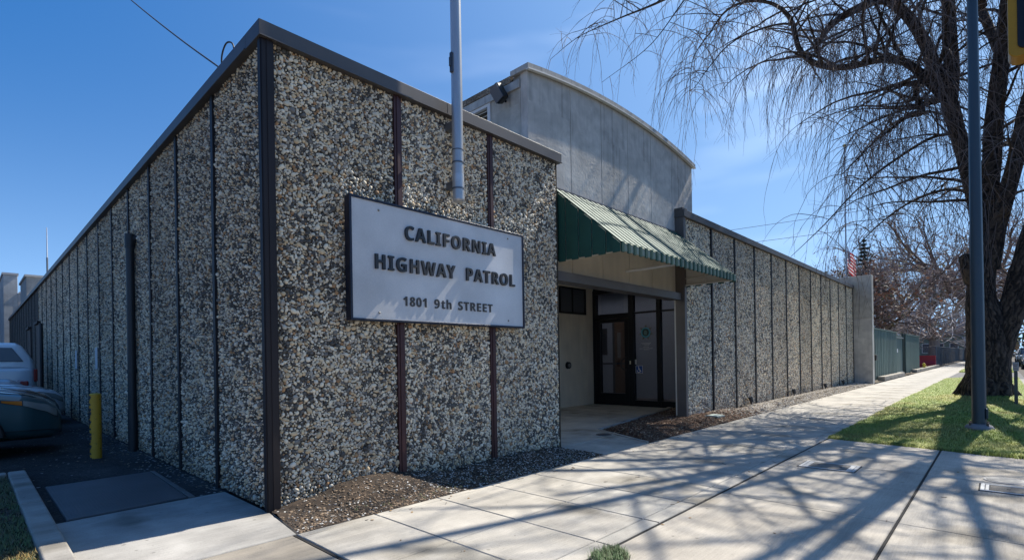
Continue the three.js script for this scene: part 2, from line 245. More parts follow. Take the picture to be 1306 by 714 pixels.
  mesh('eave_edge', bx(3.505, 3.68, 5.118, 5.21, -8, -0.43, 0.006), std(0.62, 0.58, 0.52, 0.9, { map: rep(dirtTex, 1.6) }), B);
  { const f = mesh('louvre_vent', [bx(3.53, 3.58, 4.7, 5.0, -0.92, -0.86), bx(3.53, 3.58, 4.7, 5.0, -1.44, -1.38), bx(3.53, 3.58, 4.955, 5.0, -1.38, -0.92)], std(0.62, 0.61, 0.58, 0.7), B); for (let i = 0; i < 4; i++) { const g = new THREE.BoxGeometry(0.09, 0.012, 0.46); g.rotateZ(0.6); g.translate(3.59, 4.74 + i * 0.065, -1.15); mesh('slat', g, std(0.45, 0.42, 0.36, 0.8), f); } }
  // recessed entry
  mesh('entry_beam', [bx(3.995, 7.895, 2.37, 2.497, -0.30, -0.03, 0.004), bx(3.995, 7.895, 2.362, 2.376, -0.03, -0.018)], BEAM, B);
  mesh('entry_ceiling', [bx(3.99, 10.3, 3.3, 3.38, -3.75, -3.5), bx(3.99, 10.3, 3.3, 3.38, -0.5, -0.31), bx(6.7, 10.3, 3.3, 3.38, -3.5, -0.5), bx(7.9, 10.3, 3.3, 3.38, -0.31, -0.15)], WHITE, B); mesh('skylight_well', [bx(6.7, 6.76, 3.38, 5.2, -3.5, -0.5), bx(3.9, 6.7, 3.38, 5.0, -3.56, -3.5)], WHITE, B);
  mesh('return_wall', bx(8.03, 10.3, 0, 3.38, -0.25, -0.145), WHITE, B);
  for (const [a, b, c, d] of [[3.99, 5.6, 0, 3.3], [5.606, 7.44, 0, 3.3], [7.446, 8.56, 0, 3.3], [8.566, 9.384, 0, 2.41], [9.39, 9.73, 0, 2.41], [9.736, 10.06, 0, 3.3], [8.566, 9.73, 3.105, 3.3]]) mesh('entry_wall', bx(a, b, c, d, -3.75, -3.6, 0.003), BEIGE, B);
  { const w = mesh('window', [bx(8.57, 9.726, 2.415, 2.465, -3.66, -3.585), bx(8.57, 9.726, 3.055, 3.10, -3.66, -3.585), bx(8.57, 8.62, 2.465, 3.055, -3.66, -3.585), bx(9.676, 9.726, 2.465, 3.055, -3.66, -3.585), bx(9.13, 9.165, 2.465, 3.055, -3.655, -3.59)], BRONZE, B); mesh('pane', [bx(8.62, 9.13, 2.465, 3.055, -3.63, -3.62)], DARKGLASS, w); mesh('pane', [bx(9.165, 9.676, 2.465, 3.055, -3.63, -3.62)], DARKGLASS, w); }
  { const g = new THREE.CylinderGeometry(0.085, 0.095, 0.06, 24); g.rotateX(Math.PI / 2); g.translate(8.88, 1.08, -3.57); const p = mesh('round_wall_plate', g, BRONZE, B); const h = new THREE.CylinderGeometry(0.05, 0.05, 0.02, 20); h.rotateX(Math.PI / 2); h.translate(8.875, 1.08, -3.535); mesh('centre_disc', h, std(0.22, 0.21, 0.2, 0.5), p); }
  // glazed entrance on the plane x = 10.1, seen from the left
  const X = 10.1, fr = (z0, z1, y0, y1, d = 0.06) => bx(X - d, X + 0.07, y0, y1, z0, z1, 0.004);
  const ent = new THREE.Group(); ent.name = 'glazed_entrance'; B.add(ent);
  mesh('frame', [fr(-3.60, -3.50, 0, 3.08), fr(-3.50, -0.35, 2.97, 3.08), fr(-2.50, -2.36, 0, 2.97), fr(-1.71, -1.61, 0, 2.97), fr(-0.45, -0.35, 0, 3.08), fr(-3.50, -2.50, 2.29, 2.42), fr(-2.36, -1.71, 2.375, 2.42, 0.04), fr(-1.61, -0.45, 2.375, 2.42, 0.04), fr(-2.36, -1.71, 0, 0.16, 0.05), fr(-1.61, -0.45, 0, 0.16, 0.05), bx(X - 0.03, X + 0.06, 3.08, 3.3, -3.6, -0.3)], BRONZE, ent);
  mesh('door_leaf', [fr(-3.49, -3.38, 0.012, 2.28, 0.05), fr(-2.62, -2.51, 0.012, 2.28, 0.05), fr(-3.38, -2.62, 2.19, 2.28, 0.05), fr(-3.38, -2.62, 0.012, 0.32, 0.05)], BRONZE, ent);
  const pane = (z0, z1, y0, y1) => mesh('glass_pane', bx(X, X + 0.008, y0, y1, z0, z1), GLASS, ent);
  pane(-3.38, -2.62, 0.32, 2.19); pane(-3.5, -2.5, 2.42, 2.97); pane(-2.36, -1.71, 0.16, 2.375); pane(-2.36, -1.71, 2.42, 2.97); pane(-1.61, -0.45, 0.16, 2.375); pane(-1.61, -0.45, 2.42, 2.97);
  { const c = new THREE.CatmullRomCurve3([V(X - 0.05, 1.24, -2.56), V(X - 0.11, 1.235, -2.60), V(X - 0.13, 1.16, -2.68), V(X - 0.13, 1.02, -2.68), V(X - 0.11, 0.94, -2.60), V(X - 0.05, 0.93, -2.56)]); mesh('door_handle', new THREE.TubeGeometry(c, 24, 0.017, 8), metal(0.05, 0.05, 0.055, 0.3, { metalness: 0.8 }), ent); }
  mesh('push_bar', [bx(X + 0.05, X + 0.09, 1.075, 1.125, -3.40, -2.6, 0.008)], metal(0.2, 0.2, 0.2, 0.35, { metalness: 0.8 }), ent);
  mesh('lock_plate', [bx(X - 0.075, X - 0.061, 1.08, 1.17, -2.47, -2.435, 0.004)], std(0.65, 0.6, 0.42, 0.5), ent);
  mesh('notice', [bx(X - 0.012, X - 0.004, 1.08, 1.2, -2.345, -2.30)], std(0.6, 0.6, 0.58, 0.6), ent);
  { // wheelchair access sign: blue square, white figure
    const s = mesh('access_sign', bx(X - 0.014, X - 0.004, 0.85, 1.045, -2.325, -2.125), std(0.02, 0.08, 0.33, 0.4), ent); const w = WHITE, q = X - 0.018;
    const put = (g) => { g.rotateY(-Math.PI / 2); g.translate(q, 0.85, -2.325); return g; };
    const ring = new THREE.TorusGeometry(0.042, 0.0075, 6, 20, Math.PI * 1.45); ring.rotateZ(Math.PI * 0.85); ring.translate(0.085, 0.062, 0);
    const hd = new THREE.CylinderGeometry(0.014, 0.014, 0.006, 14); hd.rotateX(Math.PI / 2); hd.translate(0.082, 0.165, 0);
    const seg = (a, b) => rod(V(a[0], a[1], 0), V(b[0], b[1], 0), 0.0085, 6);
    mesh('wheelchair_symbol', merge([ring, hd, seg([0.083, 0.145], [0.09, 0.085]), seg([0.09, 0.085], [0.128, 0.085]), seg([0.128, 0.085], [0.142, 0.04]), seg([0.142, 0.04], [0.158, 0.045]), seg([0.086, 0.118], [0.12, 0.115])].map(put)), w, ent);
    mesh('sign_border', [bx(q - 0.001, q + 0.003, 0.85, 0.857, -2.325, -2.125), bx(q - 0.001, q + 0.003, 1.038, 1.045, -2.325, -2.125), bx(q - 0.001, q + 0.003, 0.857, 1.038, -2.325, -2.318), bx(q - 0.001, q + 0.003, 0.857, 1.038, -2.132, -2.125)], w, ent);
  }
  { // star badge decal: seven points, a pale blue ring
    const cy = 1.88, cz = -2.03, star = new THREE.Shape(); for (let i = 0; i < 14; i++) { const a = Math.PI / 2 + i * Math.PI / 7, r = i & 1 ? 0.105 : 0.21; i ? star.lineTo(Math.cos(a) * r, Math.sin(a) * r) : star.moveTo(Math.cos(a) * r, Math.sin(a) * r); }
    const put = (g, dx) => { g.rotateY(-Math.PI / 2); g.translate(X - dx, cy, cz); return g; };
    mesh('star_badge', put(new THREE.ExtrudeGeometry(star, { depth: 0.002, bevelEnabled: false }), 0.006), std(0.16, 0.15, 0.10, 0.5), ent);
    mesh('badge_ring', put(new THREE.TorusGeometry(0.112, 0.021, 6, 36), 0.01), std(0.10, 0.42, 0.52, 0.4), ent);
    const disc = new THREE.CylinderGeometry(0.095, 0.095, 0.004, 28); disc.rotateX(Math.PI / 2); mesh('badge_disc', put(disc, 0.01), std(0.045, 0.07, 0.06, 0.5), ent);
    const body = new THREE.Shape(); body.moveTo(-0.035, -0.06); body.lineTo(0.035, -0.06); body.lineTo(0.05, 0.01); body.lineTo(0.02, 0.06); body.lineTo(-0.02, 0.06); body.lineTo(-0.05, 0.01); mesh('badge_seal', put(new THREE.ExtrudeGeometry(body, { depth: 0.002, bevelEnabled: false }), 0.016), std(0.16, 0.30, 0.27, 0.5), ent);
    const lines = []; for (const [y, w] of [[1.615, 0.26], [1.585, 0.20], [1.555, 0.12], [1.515, 0.15], [1.475, 0.36], [1.45, 0.10]]) { let z = cz - w / 2; const r = rand(Math.round(y * 1000)); while (z < cz + w / 2) { const l = rnd(r, 0.012, 0.03); lines.push(bx(X - 0.006, X - 0.003, y - 0.006, y + 0.006, z, z + l)); z += l + 0.009; } }
    mesh('door_lettering', lines, std(0.5, 0.5, 0.48, 0.6), ent).userData.kind = 'stuff';
  }
  // lobby behind the glass
  mesh('lobby_wall', [bx(12.45, 12.6, 0, 3.3, -6.1, -0.3), bx(10.1, 12.6, 0, 3.3, -6.2, -6.1), bx(10.3, 12.6, 0, 3.3, -0.3, -0.15), bx(10.06, 10.17, 0, 3.3, -6.1, -3.6)], std(0.52, 0.54, 0.57, 0.8), B);
  mesh('lobby_floor', bx(10.17, 12.5, -0.04, 0.01, -6.1, -0.3), std(0.25, 0.22, 0.2, 0.5), B);
  mesh('lobby_ceiling', [bx(10.1, 10.8, 3.3, 3.36, -6.2, -0.3), bx(12.1, 12.6, 3.3, 3.36, -6.2, -0.3), bx(10.8, 12.1, 3.3, 3.36, -6.2, -5.4), bx(10.8, 12.1, 3.3, 3.36, -1.2, -0.3)], std(0.7, 0.7, 0.68, 0.9), B); mesh('skylight', bx(10.75, 12.15, 4.001, 4.012, -5.45, -1.15), new THREE.MeshPhysicalMaterial({ color: rgb(0.9, 0.9, 0.9), roughness: 1, transmission: 0.8, thickness: 0 }), B);
  { const d = mesh('lobby_door', [bx(12.40, 12.45, 0.01, 2.4, -4.40, -3.75)], std(0.22, 0.12, 0.07, 0.5), B); mesh('door_window', bx(12.385, 12.40, 1.25, 2.05, -4.29, -4.17), std(0.35, 0.33, 0.28, 0.2), d); mesh('door_casing', [bx(12.39, 12.45, 0.01, 2.47, -4.47, -4.405), bx(12.39, 12.45, 0.01, 2.47, -3.745, -3.68), bx(12.39, 12.45, 2.405, 2.47, -4.405, -3.745)], std(0.1, 0.09, 0.09, 0.5), d); }
  mesh('lobby_picture', [bx(12.42, 12.45, 1.35, 2.2, -5.0, -4.7)], std(0.05, 0.05, 0.06, 0.4), B);
  // downpipe on the left wall
  const PIPE = metal(0.05, 0.055, 0.06, 0.5);
  mesh('downpipe', [cyl(-0.07, 0, 3.14, -4.86, 0.055), rod(V(-0.07, 3.12, -4.86), V(0.06, 3.16, -4.86), 0.062, 14), cyl(-0.07, 1.14, 1.2, -4.86, 0.066), cyl(-0.07, 3.0, 3.2, -4.86, 0.066), cyl(-0.07, 0, 0.6, -4.86, 0.061)], PIPE, B);
  for (const [z, h, w] of [[-19.8, 2.75, 1.1], [-23.4, 2.75, 1.0]]) { const d = mesh('side_door', [bx(-0.03, 0.0, 0, h, z - w / 2, z + w / 2)], DARKPOST, B); mesh('door_canopy', bx(-0.10, 0, h, h + 0.08, z - w / 2 - 0.1, z + w / 2 + 0.1), DARKPOST, d); }
  mesh('downpipe', [cyl(-0.06, 0, 2.7, -18.4, 0.05)], PIPE, B);
  for (const z of [-8.22, -10.9]) mesh('wall_notice', bx(-0.03, -0.016, 1.2, 1.62, z - 0.1, z + 0.1), std(0.6, 0.6, 0.6, 0.6), B);
}

// ================================================================ THINGS ON THE BUILDING
const font = await new FontLoader().loadAsync('fonts/droid/droid_sans_bold.typeface.json');
{
  const O = [0.71, 1.645, 0.0], S = thing('name_sign', 'white rectangular name board with raised dark letters on the pebbled front', 'sign', O);
  const W = 2.42, H = 1.18, F = metal(0.018, 0.022, 0.045, 0.4);
  mesh('board', bx(0.022, W - 0.022, 0.022, H - 0.022, 0.03, 0.098), std(0.86, 0.84, 0.82, 0.42, { map: rep(metalTex, 2.6) }), S);
  mesh('frame', [bx(0, W, 0, 0.022, 0.02, 0.112, 0.003), bx(0, W, H - 0.022, H, 0.02, 0.112, 0.003), bx(0, 0.022, 0.022, H - 0.022, 0.02, 0.112), bx(W - 0.022, W, 0.022, H - 0.022, 0.02, 0.112)], F, S);
  for (const x of [0.5, 1.9]) mesh('mounting_bracket', bx(x, x + 0.06, 0.05, H - 0.05, 0.0, 0.03), DARKPOST, S);
  const INK = std(0.022, 0.023, 0.026, 0.5), res = font.data.resolution;
  const word = (txt, x0, x1, y0, y1, dep, nm) => {
    const probe = new TextGeometry('H', { font, size: 1, depth: 0.1, curveSegments: 3 }); probe.computeBoundingBox(); const cap = probe.boundingBox.max.y - probe.boundingBox.min.y; const size = (y1 - y0) / cap;
    const parts = []; let adv = 0;
    for (const ch of txt) { const g = new TextGeometry(ch, { font, size, depth: dep, curveSegments: 5, bevelEnabled: false }); g.translate(adv, 0, 0); adv += font.data.glyphs[ch].ha * size / res + size * 0.07; g.computeBoundingBox(); parts.push(g); }
    const lo = parts[0].boundingBox.min.x, hi = parts[parts.length - 1].boundingBox.max.x, k = (x1 - x0) / (hi - lo);
    parts.forEach(g => { g.translate(-lo, 0, 0); g.scale(k, 1, 1); g.translate(x0 - O[0], y0 - O[1], 0.1); mesh(nm, g, INK, S); });
  };
  word('CALIFORNIA', 1.325, 2.62, 2.49, 2.632, 0.024, 'letter'); word('HIGHWAY', 0.975, 1.985, 2.155, 2.298, 0.024, 'letter'); word('PATROL', 2.15, 2.95, 2.155, 2.298, 0.024, 'letter');
  word('1801', 1.30, 1.59, 1.815, 1.91, 0.008, 'digit'); word('9', 1.695, 1.765, 1.815, 1.91, 0.008, 'digit'); word('th', 1.79, 1.93, 1.815, 1.91, 0.008, 'letter'); word('STREET', 2.03, 2.565, 1.815, 1.91, 0.008, 'letter');
  for (const [x, y] of [[1.03, 2.73], [2.85, 2.74], [1.02, 1.73], [2.84, 1.73]]) { const g = new THREE.SphereGeometry(0.012, 10, 6); g.scale(1, 1, 0.9); g.translate(x - O[0], y - O[1], 0.1); mesh('screw', g, metal(0.4, 0.38, 0.33, 0.4), S); }
}
{
  const P = thing('wall_flagpole', 'silver metal flagpole fixed to the pebbled front above the white name sign', 'flagpole', [2.0, 3.0, 0.172]);
  const AL = metal(0.66, 0.66, 0.66, 0.3, { metalness: 0.45 });
  mesh('pole', [cyl(0, 0.30, 3.4, 0, 0.062, 0.058, 24), cyl(0, 3.4, 8.5, 0, 0.058, 0.042, 24)], AL, P);
  mesh('base_sleeve', [cyl(0, 0.02, 0.30, 0, 0.066, 0.066, 24), cyl(0, 0, 0.02, 0, 0.058, 0.066, 24)], AL, P);
  mesh('collar', [cyl(0, 0.13, 0.15, 0, 0.070, 0.070, 24), cyl(0, 0.42, 0.435, 0, 0.070, 0.070, 24), cyl(0, 0.56, 0.57, 0, 0.066, 0.066, 24)], metal(0.22, 0.23, 0.25, 0.4, { metalness: 0.7 }), P);
  mesh('wall_bracket', [bx(-0.035, 0.035, 0.16, 0.24, -0.17, -0.05), bx(-0.035, 0.035, 0.82, 0.9, -0.17, -0.05)], metal(0.3, 0.3, 0.31, 0.4, { metalness: 0.7 }), P);
  mesh('cleat', [bx(-0.085, -0.06, 1.40, 1.62, -0.02, 0.02, 0.008), bx(-0.1, -0.085, 1.46, 1.56, -0.012, 0.012, 0.005)], metal(0.12, 0.12, 0.13, 0.4, { metalness: 0.7 }), P);
}
{
  const A = thing('corrugated_awning', 'green and white striped metal awning over the recessed entry', 'awning', [4.05, 2.62, -0.13]);
  const GREEN = metal(0.02, 0.105, 0.07, 0.7, { metalness: 0 }), PALE = metal(0.40, 0.45, 0.33, 0.85, { metalness: 0 }), CREAM = std(0.62, 0.58, 0.50, 0.7);
  const D = 1.10, T = 1.07, Fy = 0.115, L = Math.hypot(D, T - Fy), an = Math.atan2(T - Fy, D), pitch = 3.95 / 26;
  const slope = (x0, x1, lift, th) => { const g = bx(x0, x1, lift, lift + th, 0, L + 0.01); g.rotateX(an); g.translate(0, T, 0); return uvBox(g); };
  for (let k = 0; k < 26; k++) {
    const x = k * pitch;
    mesh('awning_pan', [slope(x + 0.068, x + pitch + 0.002, 0, 0.006), bx(x + 0.056, x + pitch + 0.002, 0.012, Fy, D - 0.004, D + 0.004)], PALE, A);
    mesh('awning_rib', [slope(x, x + 0.07, 0.001, 0.014), bx(x, x + 0.056, -0.006, Fy + 0.012, D - 0.004, D + 0.018)], GREEN, A);
  }
  mesh('awning_lining', slope(0.03, 3.92, -0.016, 0.008), CREAM, A);
  mesh('valance_lining', bx(0.03, 3.92, 0.015, Fy - 0.01, D - 0.018, D - 0.008), CREAM, A);
  mesh('wall_flashing', bx(-0.01, 3.96, T - 0.02, T + 0.03, -0.006, 0.012), BEAM, A);
  for (const side of [0, 1]) {
    const x = side ? 3.95 : 0, n = 10, w = D / n;
    for (let i = 0; i < n; i++) {
      const z0 = i * w, z1 = z0 + w, h = z => T - (T - Fy) * z / D - 0.004, y0 = (i & 1 ? -0.005 : 0.018), s = new THREE.Shape(); const off = (i & 1 ? 0.022 : 0.0);
      s.moveTo(z0, y0 - (side ? 0 : 0)); s.lineTo(z1, y0); s.lineTo(z1, h(z1)); s.lineTo(z0, h(z0));
      const mk = (th, at) => { const g = new THREE.ExtrudeGeometry(s, { depth: th, bevelEnabled: false }); g.rotateY(-Math.PI / 2); g.translate(at, 0, 0); return uvBox(g); };
      const dir = side ? 1 : -1; const gx = x + dir * off;
      mesh('side_strip', mk(0.012, gx + 0.006), GREEN, A); const s2 = new THREE.Shape(); s2.moveTo(z0, y0 + 0.03); s2.lineTo(z1, y0 + 0.03); s2.lineTo(z1, Math.max(y0 + 0.031, h(z1) - 0.06)); s2.lineTo(z0, h(z0) - 0.06); const mk2 = (th, at) => { const g = new THREE.ExtrudeGeometry(s2, { depth: th, bevelEnabled: false }); g.rotateY(-Math.PI / 2); g.translate(at, 0, 0); return uvBox(g); }; mesh('side_lining', mk2(0.006, x - dir * 0.012 - (side ? 0 : -0.006)), CREAM, A);
    }
    const xi = side ? 3.91 : 0.04; mesh('side_frame', [rod(V(xi, 0.03, 0), V(xi, 0.03, D), 0.018, 8), rod(V(xi, 0.16, 0), V(xi, 0.16, D - 0.1), 0.014, 8), rod(V(xi, 0.02, 0.02), V(xi, 1.02, 0.02), 0.016, 8), rod(V(xi, 0.03, 0.55), V(xi, 0.55, 0.55), 0.014, 8)], CREAM, A);
  }
  mesh('support_arm', [rod(V(1.95, 0.10, 0.0), V(1.95, 0.10, D - 0.01), 0.022, 10)], WHITE, A);
  mesh('front_bar', rod(V(0.03, 0.06, D - 0.035), V(3.92, 0.06, D - 0.035), 0.016, 8), CREAM, A);
}
{
  const F = thing('floodlight', 'black floodlight on the side of the stucco upper storey', 'floodlight', [3.548, 4.86, -0.56]);
  const K = metal(0.018, 0.02, 0.022, 0.45);
  const g = new RoundedBoxGeometry(0.13, 0.24, 0.17, 2, 0.03); g.rotateX(-0.35); g.rotateZ(0.35); g.translate(-0.13, 0.12, 0); mesh('lamp_housing', g, K, F);
  const l = new THREE.BoxGeometry(0.012, 0.20, 0.16); l.rotateX(-0.35); l.rotateZ(0.35); l.translate(-0.19, 0.095, 0.0); mesh('lamp_glass', l, DARKGLASS, F);
  mesh('arm', [rod(V(0.04, 0.04, 0), V(-0.1, 0.08, 0), 0.016), rod(V(0.02, 0.04, -0.001), V(0.049, 0.04, -0.001), 0.05, 12)], K, F);
}
{
  const c = new THREE.CatmullRomCurve3([V(0.0, 4.13, -1.0), V(0.055, 5.15, -2.6), V(0.16, 7.20, -5.72), V(0.34, 10.7, -10.9), V(0.6, 15.8, -18)]);
  tag(mesh('overhead_wire', [new THREE.TubeGeometry(c, 60, 0.009, 6), new THREE.TubeGeometry(new THREE.CatmullRomCurve3([V(0.0, 4.12, -1.02), V(-0.01, 4.26, -0.98), V(0.0, 4.34, -0.88), V(0.02, 4.30, -0.78), V(0.02, 4.12, -0.72)]), 24, 0.008, 6)], std(0.02, 0.02, 0.022, 0.6)), 'black wire rising from the roof edge left of the corner', 'wire');
  const a = thing('roof_antenna', 'thin whip antenna standing on the far roof edge', 'antenna', [0.42, 4.0, -22]);
  mesh('mast', rod(V(0, 0, 0), V(0, 1.45, 0), 0.03, 8), std(0.12, 0.14, 0.17, 0.5), a); mesh('whip', rod(V(0, 1.45, 0), V(0, 2.6, 0), 0.02, 8, 0.012), std(0.5, 0.52, 0.55, 0.5), a); mesh('bracket', rod(V(0.15, 0.3, 0), V(0, 1.0, 0), 0.02), std(0.2, 0.22, 0.25, 0.5), a);
}
{
  const w = thing('fin_wall', 'pale stucco wall slab ending the pebbled facade beside the green fence', 'wall', [24.06, 0, 0]);
  mesh('lower_wall', bx(-0.05, 0.32, 0, 2.72, -3, 0.66, 0.01), std(0.82, 0.76, 0.68, 0.9, { map: rep(stuccoTex, 3), bumpMap: rep(stuccoBump, 1), bumpScale: 0.002 }), w);
  mesh('upper_wall', bx(-0.05, 0.32, 2.722, 4.52, -3, 0.66, 0.01), std(0.72, 0.66, 0.57, 0.9, { map: rep(stuccoTex, 3), bumpMap: rep(stuccoBump, 1), bumpScale: 0.003 }), w);
}

// ================================================================ GROUND, WALKS, BEDS
const sheet = (name, x0, x1, z0, z1, y, mat) => { const g = new THREE.PlaneGeometry(x1 - x0, z1 - z0); g.rotateX(-Math.PI / 2); g.translate((x0 + x1) / 2, y, (z0 + z1) / 2); return struct(name, uvBox(g), mat); };
sheet('ground', -1500, 1500, -1500, 1500, -0.16, std(0.24, 0.21, 0.16, 1, { map: rep(dirtTex, 7) }));
sheet('parking_lot', -70, 0.12, -60, -1.03, -0.012, ASPHALT);
sheet('side_street', -300, 400, 5.28, 16, -0.115, std(0.20, 0.195, 0.185, 0.95, { map: rep(dirtTex, 3) }));
sheet('paving_bed', -8, 24.2, -1.1, 5.2, -0.03, SOIL);
const walk = new THREE.Group(); walk.name = 'sidewalk'; walk.userData.kind = 'structure'; scene.add(walk);
{
  const r = rand(8), pick = k => WALKS[k > 9 ? (r() * 2) | 0 && 0 : (r() * 3) | 0]; let J = 0.0035;
  const rows = [[0.735, 0.825], [0.825, 1.72], [1.72, 2.465], [2.465, 2.605]];
  let x = -0.11; for (let k = 0; k < 60; k++) {
    const e = x + (k < 38 ? 0.65 : 1.3); if (k > 9) J = 0.0022; rows.forEach(([a, b], i) => mesh('concrete_slab', slab(x + J, e - J, a + (i === 1 ? 0.0006 : J), b - (i === 0 ? 0.0006 : J), rnd(r, -0.0012, 0.0012), 0.09, 0.006), i === 0 ? WALKS[2] : pick(k), walk)); x = e;
  }
  mesh('far_paving', bx(x + 0.004, 140, -0.1, 0, 0.735, 2.605), WALKS[0], walk);
  // corner plaza
  const zs = [2.632, 3.918, 3.938, 5.25], PL = [concrete(0.55, 0.515, 0.465), concrete(0.58, 0.54, 0.485)];
  const lines = [-5, -3, -1.03, 0.98, 2.985, 5.03];
  for (let k = 0; k < lines.length; k++) for (const [a, b] of [[zs[0], zs[1]], [zs[2], zs[3]]]) {
    const x0 = lines[k] + J, last = k === lines.length - 1; const tilt = z => -0.045 * (z - 2.63) * 0.7;
    const x1 = z => last ? 7.06 - 0.2 * (z - 2.66) : lines[k + 1] - J;
    if (k === 2 && a < 3) { mesh('concrete_slab', slabPoly([[x0 + tilt(a), a], [x1(a) + tilt(a), a], [x1(b) + tilt(b), b], [x0 + tilt(b), b]], 0.001, 0.09), PL[1], walk); continue; }
    mesh('concrete_slab', slabPoly([[x0 + tilt(a), a], [x1(a) + (last ? 0 : tilt(a)), a], [x1(b) + (last ? 0 : tilt(b)), b], [x0 + tilt(b), b]], 0.001 * (k & 1), 0.09), PL[k & 1], walk);
  }
  mesh('expansion_joint', [bx(-0.1, 7.1, -0.02, -0.004, 2.608, 2.629), bx(-5, 6.9, -0.02, -0.003, 3.921, 3.935), bx(-0.135, -0.116, -0.02, -0.003, 0.735, 2.6)], std(0.018, 0.017, 0.016, 1), walk);
  const DULL = concrete(0.44, 0.40, 0.345);
  mesh('concrete_slab', slab(-1.28, -0.138, 0.74, 2.605, -0.002, 0.09), DULL, walk); mesh('concrete_slab', slab(-9, -1.286, 0.74, 2.605, -0.003, 0.09), DULL, walk);
  mesh('concrete_slab', slabPoly([[-1.285, -1.0], [-0.02, -1.07], [-0.02, 0.03], [-0.105, 0.73], [-1.285, 0.73]], 0.0, 0.09), concrete(0.54, 0.53, 0.515), walk);
  mesh('concrete_slab', slabPoly([[-0.008, 0.05], [-0.008, 0.034], [-0.09, 0.73]], -0.001, 0.03, 0.001), WALKS[0], walk);
}
const entry = new THREE.Group(); entry.name = 'entry_walk'; entry.userData.kind = 'structure'; scene.add(entry);
{
  const C = concrete(0.68, 0.66, 0.61);
  mesh('concrete_slab', slabPoly([[3.93, 0.73], [5.07, 0.73], [5.46, 0.0], [3.93, 0.0]], 0.004, 0.09), C, entry);
  mesh('concrete_slab', slabPoly([[4.0, -0.007], [5.455, -0.007], [5.78, -0.6], [10.04, -1.42], [10.04, -3.6], [4.0, -3.6]], 0.006, 0.09), C, entry);
  mesh('edging', slabPoly([[5.80, -0.56], [5.78, -0.6], [10.04, -1.42], [10.04, -1.30]], 0.035, 0.1), concrete(0.6, 0.59, 0.57), entry);
  mesh('edging', slabPoly([[5.07, 0.733], [5.12, 0.733], [5.80, -0.555], [5.775, -0.595]], 0.02, 0.1), C, entry);
}
{ const d = thing('drain_cover', 'round metal cleanout cover in the entry walk', 'drain cover', [5.35, 0.008, -0.2]); mesh('ring', cyl(0, 0, 0.006, 0, 0.13, 0.125, 28), metal(0.2, 0.19, 0.18, 0.6), d); const l = mesh('lid', cyl(0, 0.006, 0.01, 0, 0.10, 0.10, 24), metal(0.12, 0.115, 0.11, 0.6), d); }

function grid(nx, nz, at) { const g = new THREE.PlaneGeometry(1, 1, nx, nz), p = g.attributes.position; for (let i = 0; i < p.count; i++) { const q = at(p.getX(i) + 0.5, p.getY(i) + 0.5); p.setXYZ(i, ...q); } g.computeVertexNormals(); const n = g.attributes.normal; if (n.getY(10) < 0) { const ix = g.index; for (let i = 0; i < ix.count; i += 3) { const a = ix.getX(i); ix.setX(i, ix.getX(i + 1)); ix.setX(i + 1, a); } g.computeVertexNormals(); } const uv = g.attributes.uv; for (let i = 0; i < p.count; i++) uv.setXY(i, p.getX(i), p.getZ(i)); return g; }
function scatter(name, geo, mat, list, parent) {                 // list of [pos, scale(Vector3), color, euler]
  const m = new THREE.InstancedMesh(geo, mat, list.length); m.name = parent ? name : numbered(name); m.userData.kind = 'stuff'; m.castShadow = m.receiveShadow = true; const M = new THREE.Matrix4(), q = new THREE.Quaternion();
  list.forEach(([p, s, c, e], i) => { q.setFromEuler(e); M.compose(p, q, s); m.setMatrixAt(i, M); m.setColorAt(i, c); }); (parent || scene).add(m); return m;
}
const chipGeo = (() => { const g = new THREE.IcosahedronGeometry(1, 0), p = g.attributes.position; const r = rand(3), k = {}; for (let i = 0; i < p.count; i++) { const q = [p.getX(i), p.getY(i), p.getZ(i)], h = q.map(v => v.toFixed(3)).join(); k[h] ??= rnd(r, 0.75, 1.2); p.setXYZ(i, q[0] * k[h], q[1] * k[h], q[2] * k[h]); } g.computeVertexNormals(); return g; })();
const CHIP = new THREE.MeshStandardMaterial({ color: 0xffffff, roughness: 0.9 });
// soil bed along the front
const bedH = (x, z) => { const m = Math.exp(-(((x - 0.95) / 0.62) ** 2)) * (0.72 - z) * 0.22, b = Math.exp(-(((x - 2.9) / 1.1) ** 2)) * (0.72 - z) * 0.09; return -0.004 + m + b + (fbm(x * 5, z * 5, 0, 4, 3) - 0.5) * 0.05 * clamp((0.74 - z) * 6, 0.1, 1); };
const bedL = z => -0.01 - 0.115 * clamp(z - 0.03, 0, 1);
const soilBed = struct('soil_bed', grid(140, 30, (u, v) => { const z = lerp(-0.03, 0.728, v), x = lerp(bedL(z), 3.925, u); return [x, bedH(x, z), z]; }), SOIL);
{
  const r = rand(61), L = [];
  for (let i = 0; i < 9000; i++) {
    const z = 0.72 * Math.pow(r(), 0.8), x = rnd(r, bedL(z) + 0.01, 3.92), y = bedH(x, z); const right = x > 1.35, dens = right ? 0.4 + 0.9 * fbm(x * 3, z * 4, 0, 3, 9) : (z > 0.35 ? 0.75 : 0.4); if (r() > dens) continue;
    const t = r(), k = rnd(r, 0.8, 1.2); let c, s;
    if (right ? t < 0.34 : t < 0.10) { c = rgb(0.52 * k, 0.50 * k, 0.46 * k); s = rnd(r, 0.004, 0.010); } else if (t < 0.6) { c = rgb(0.20 * k, 0.14 * k, 0.09 * k); s = rnd(r, 0.004, 0.013); } else { c = rgb(0.06 * k, 0.05 * k, 0.04 * k); s = rnd(r, 0.004, 0.012); }
    L.push([V(x, y + s * 0.2, z), V(s * rnd(r, 1, 1.9), s * rnd(r, 0.35, 0.7), s), c, new THREE.Euler(rnd(r, -0.4, 0.4), r() * 6.28, rnd(r, -0.4, 0.4))]);
  }
  scatter('loose_gravel', chipGeo, CHIP, L, soilBed);
}
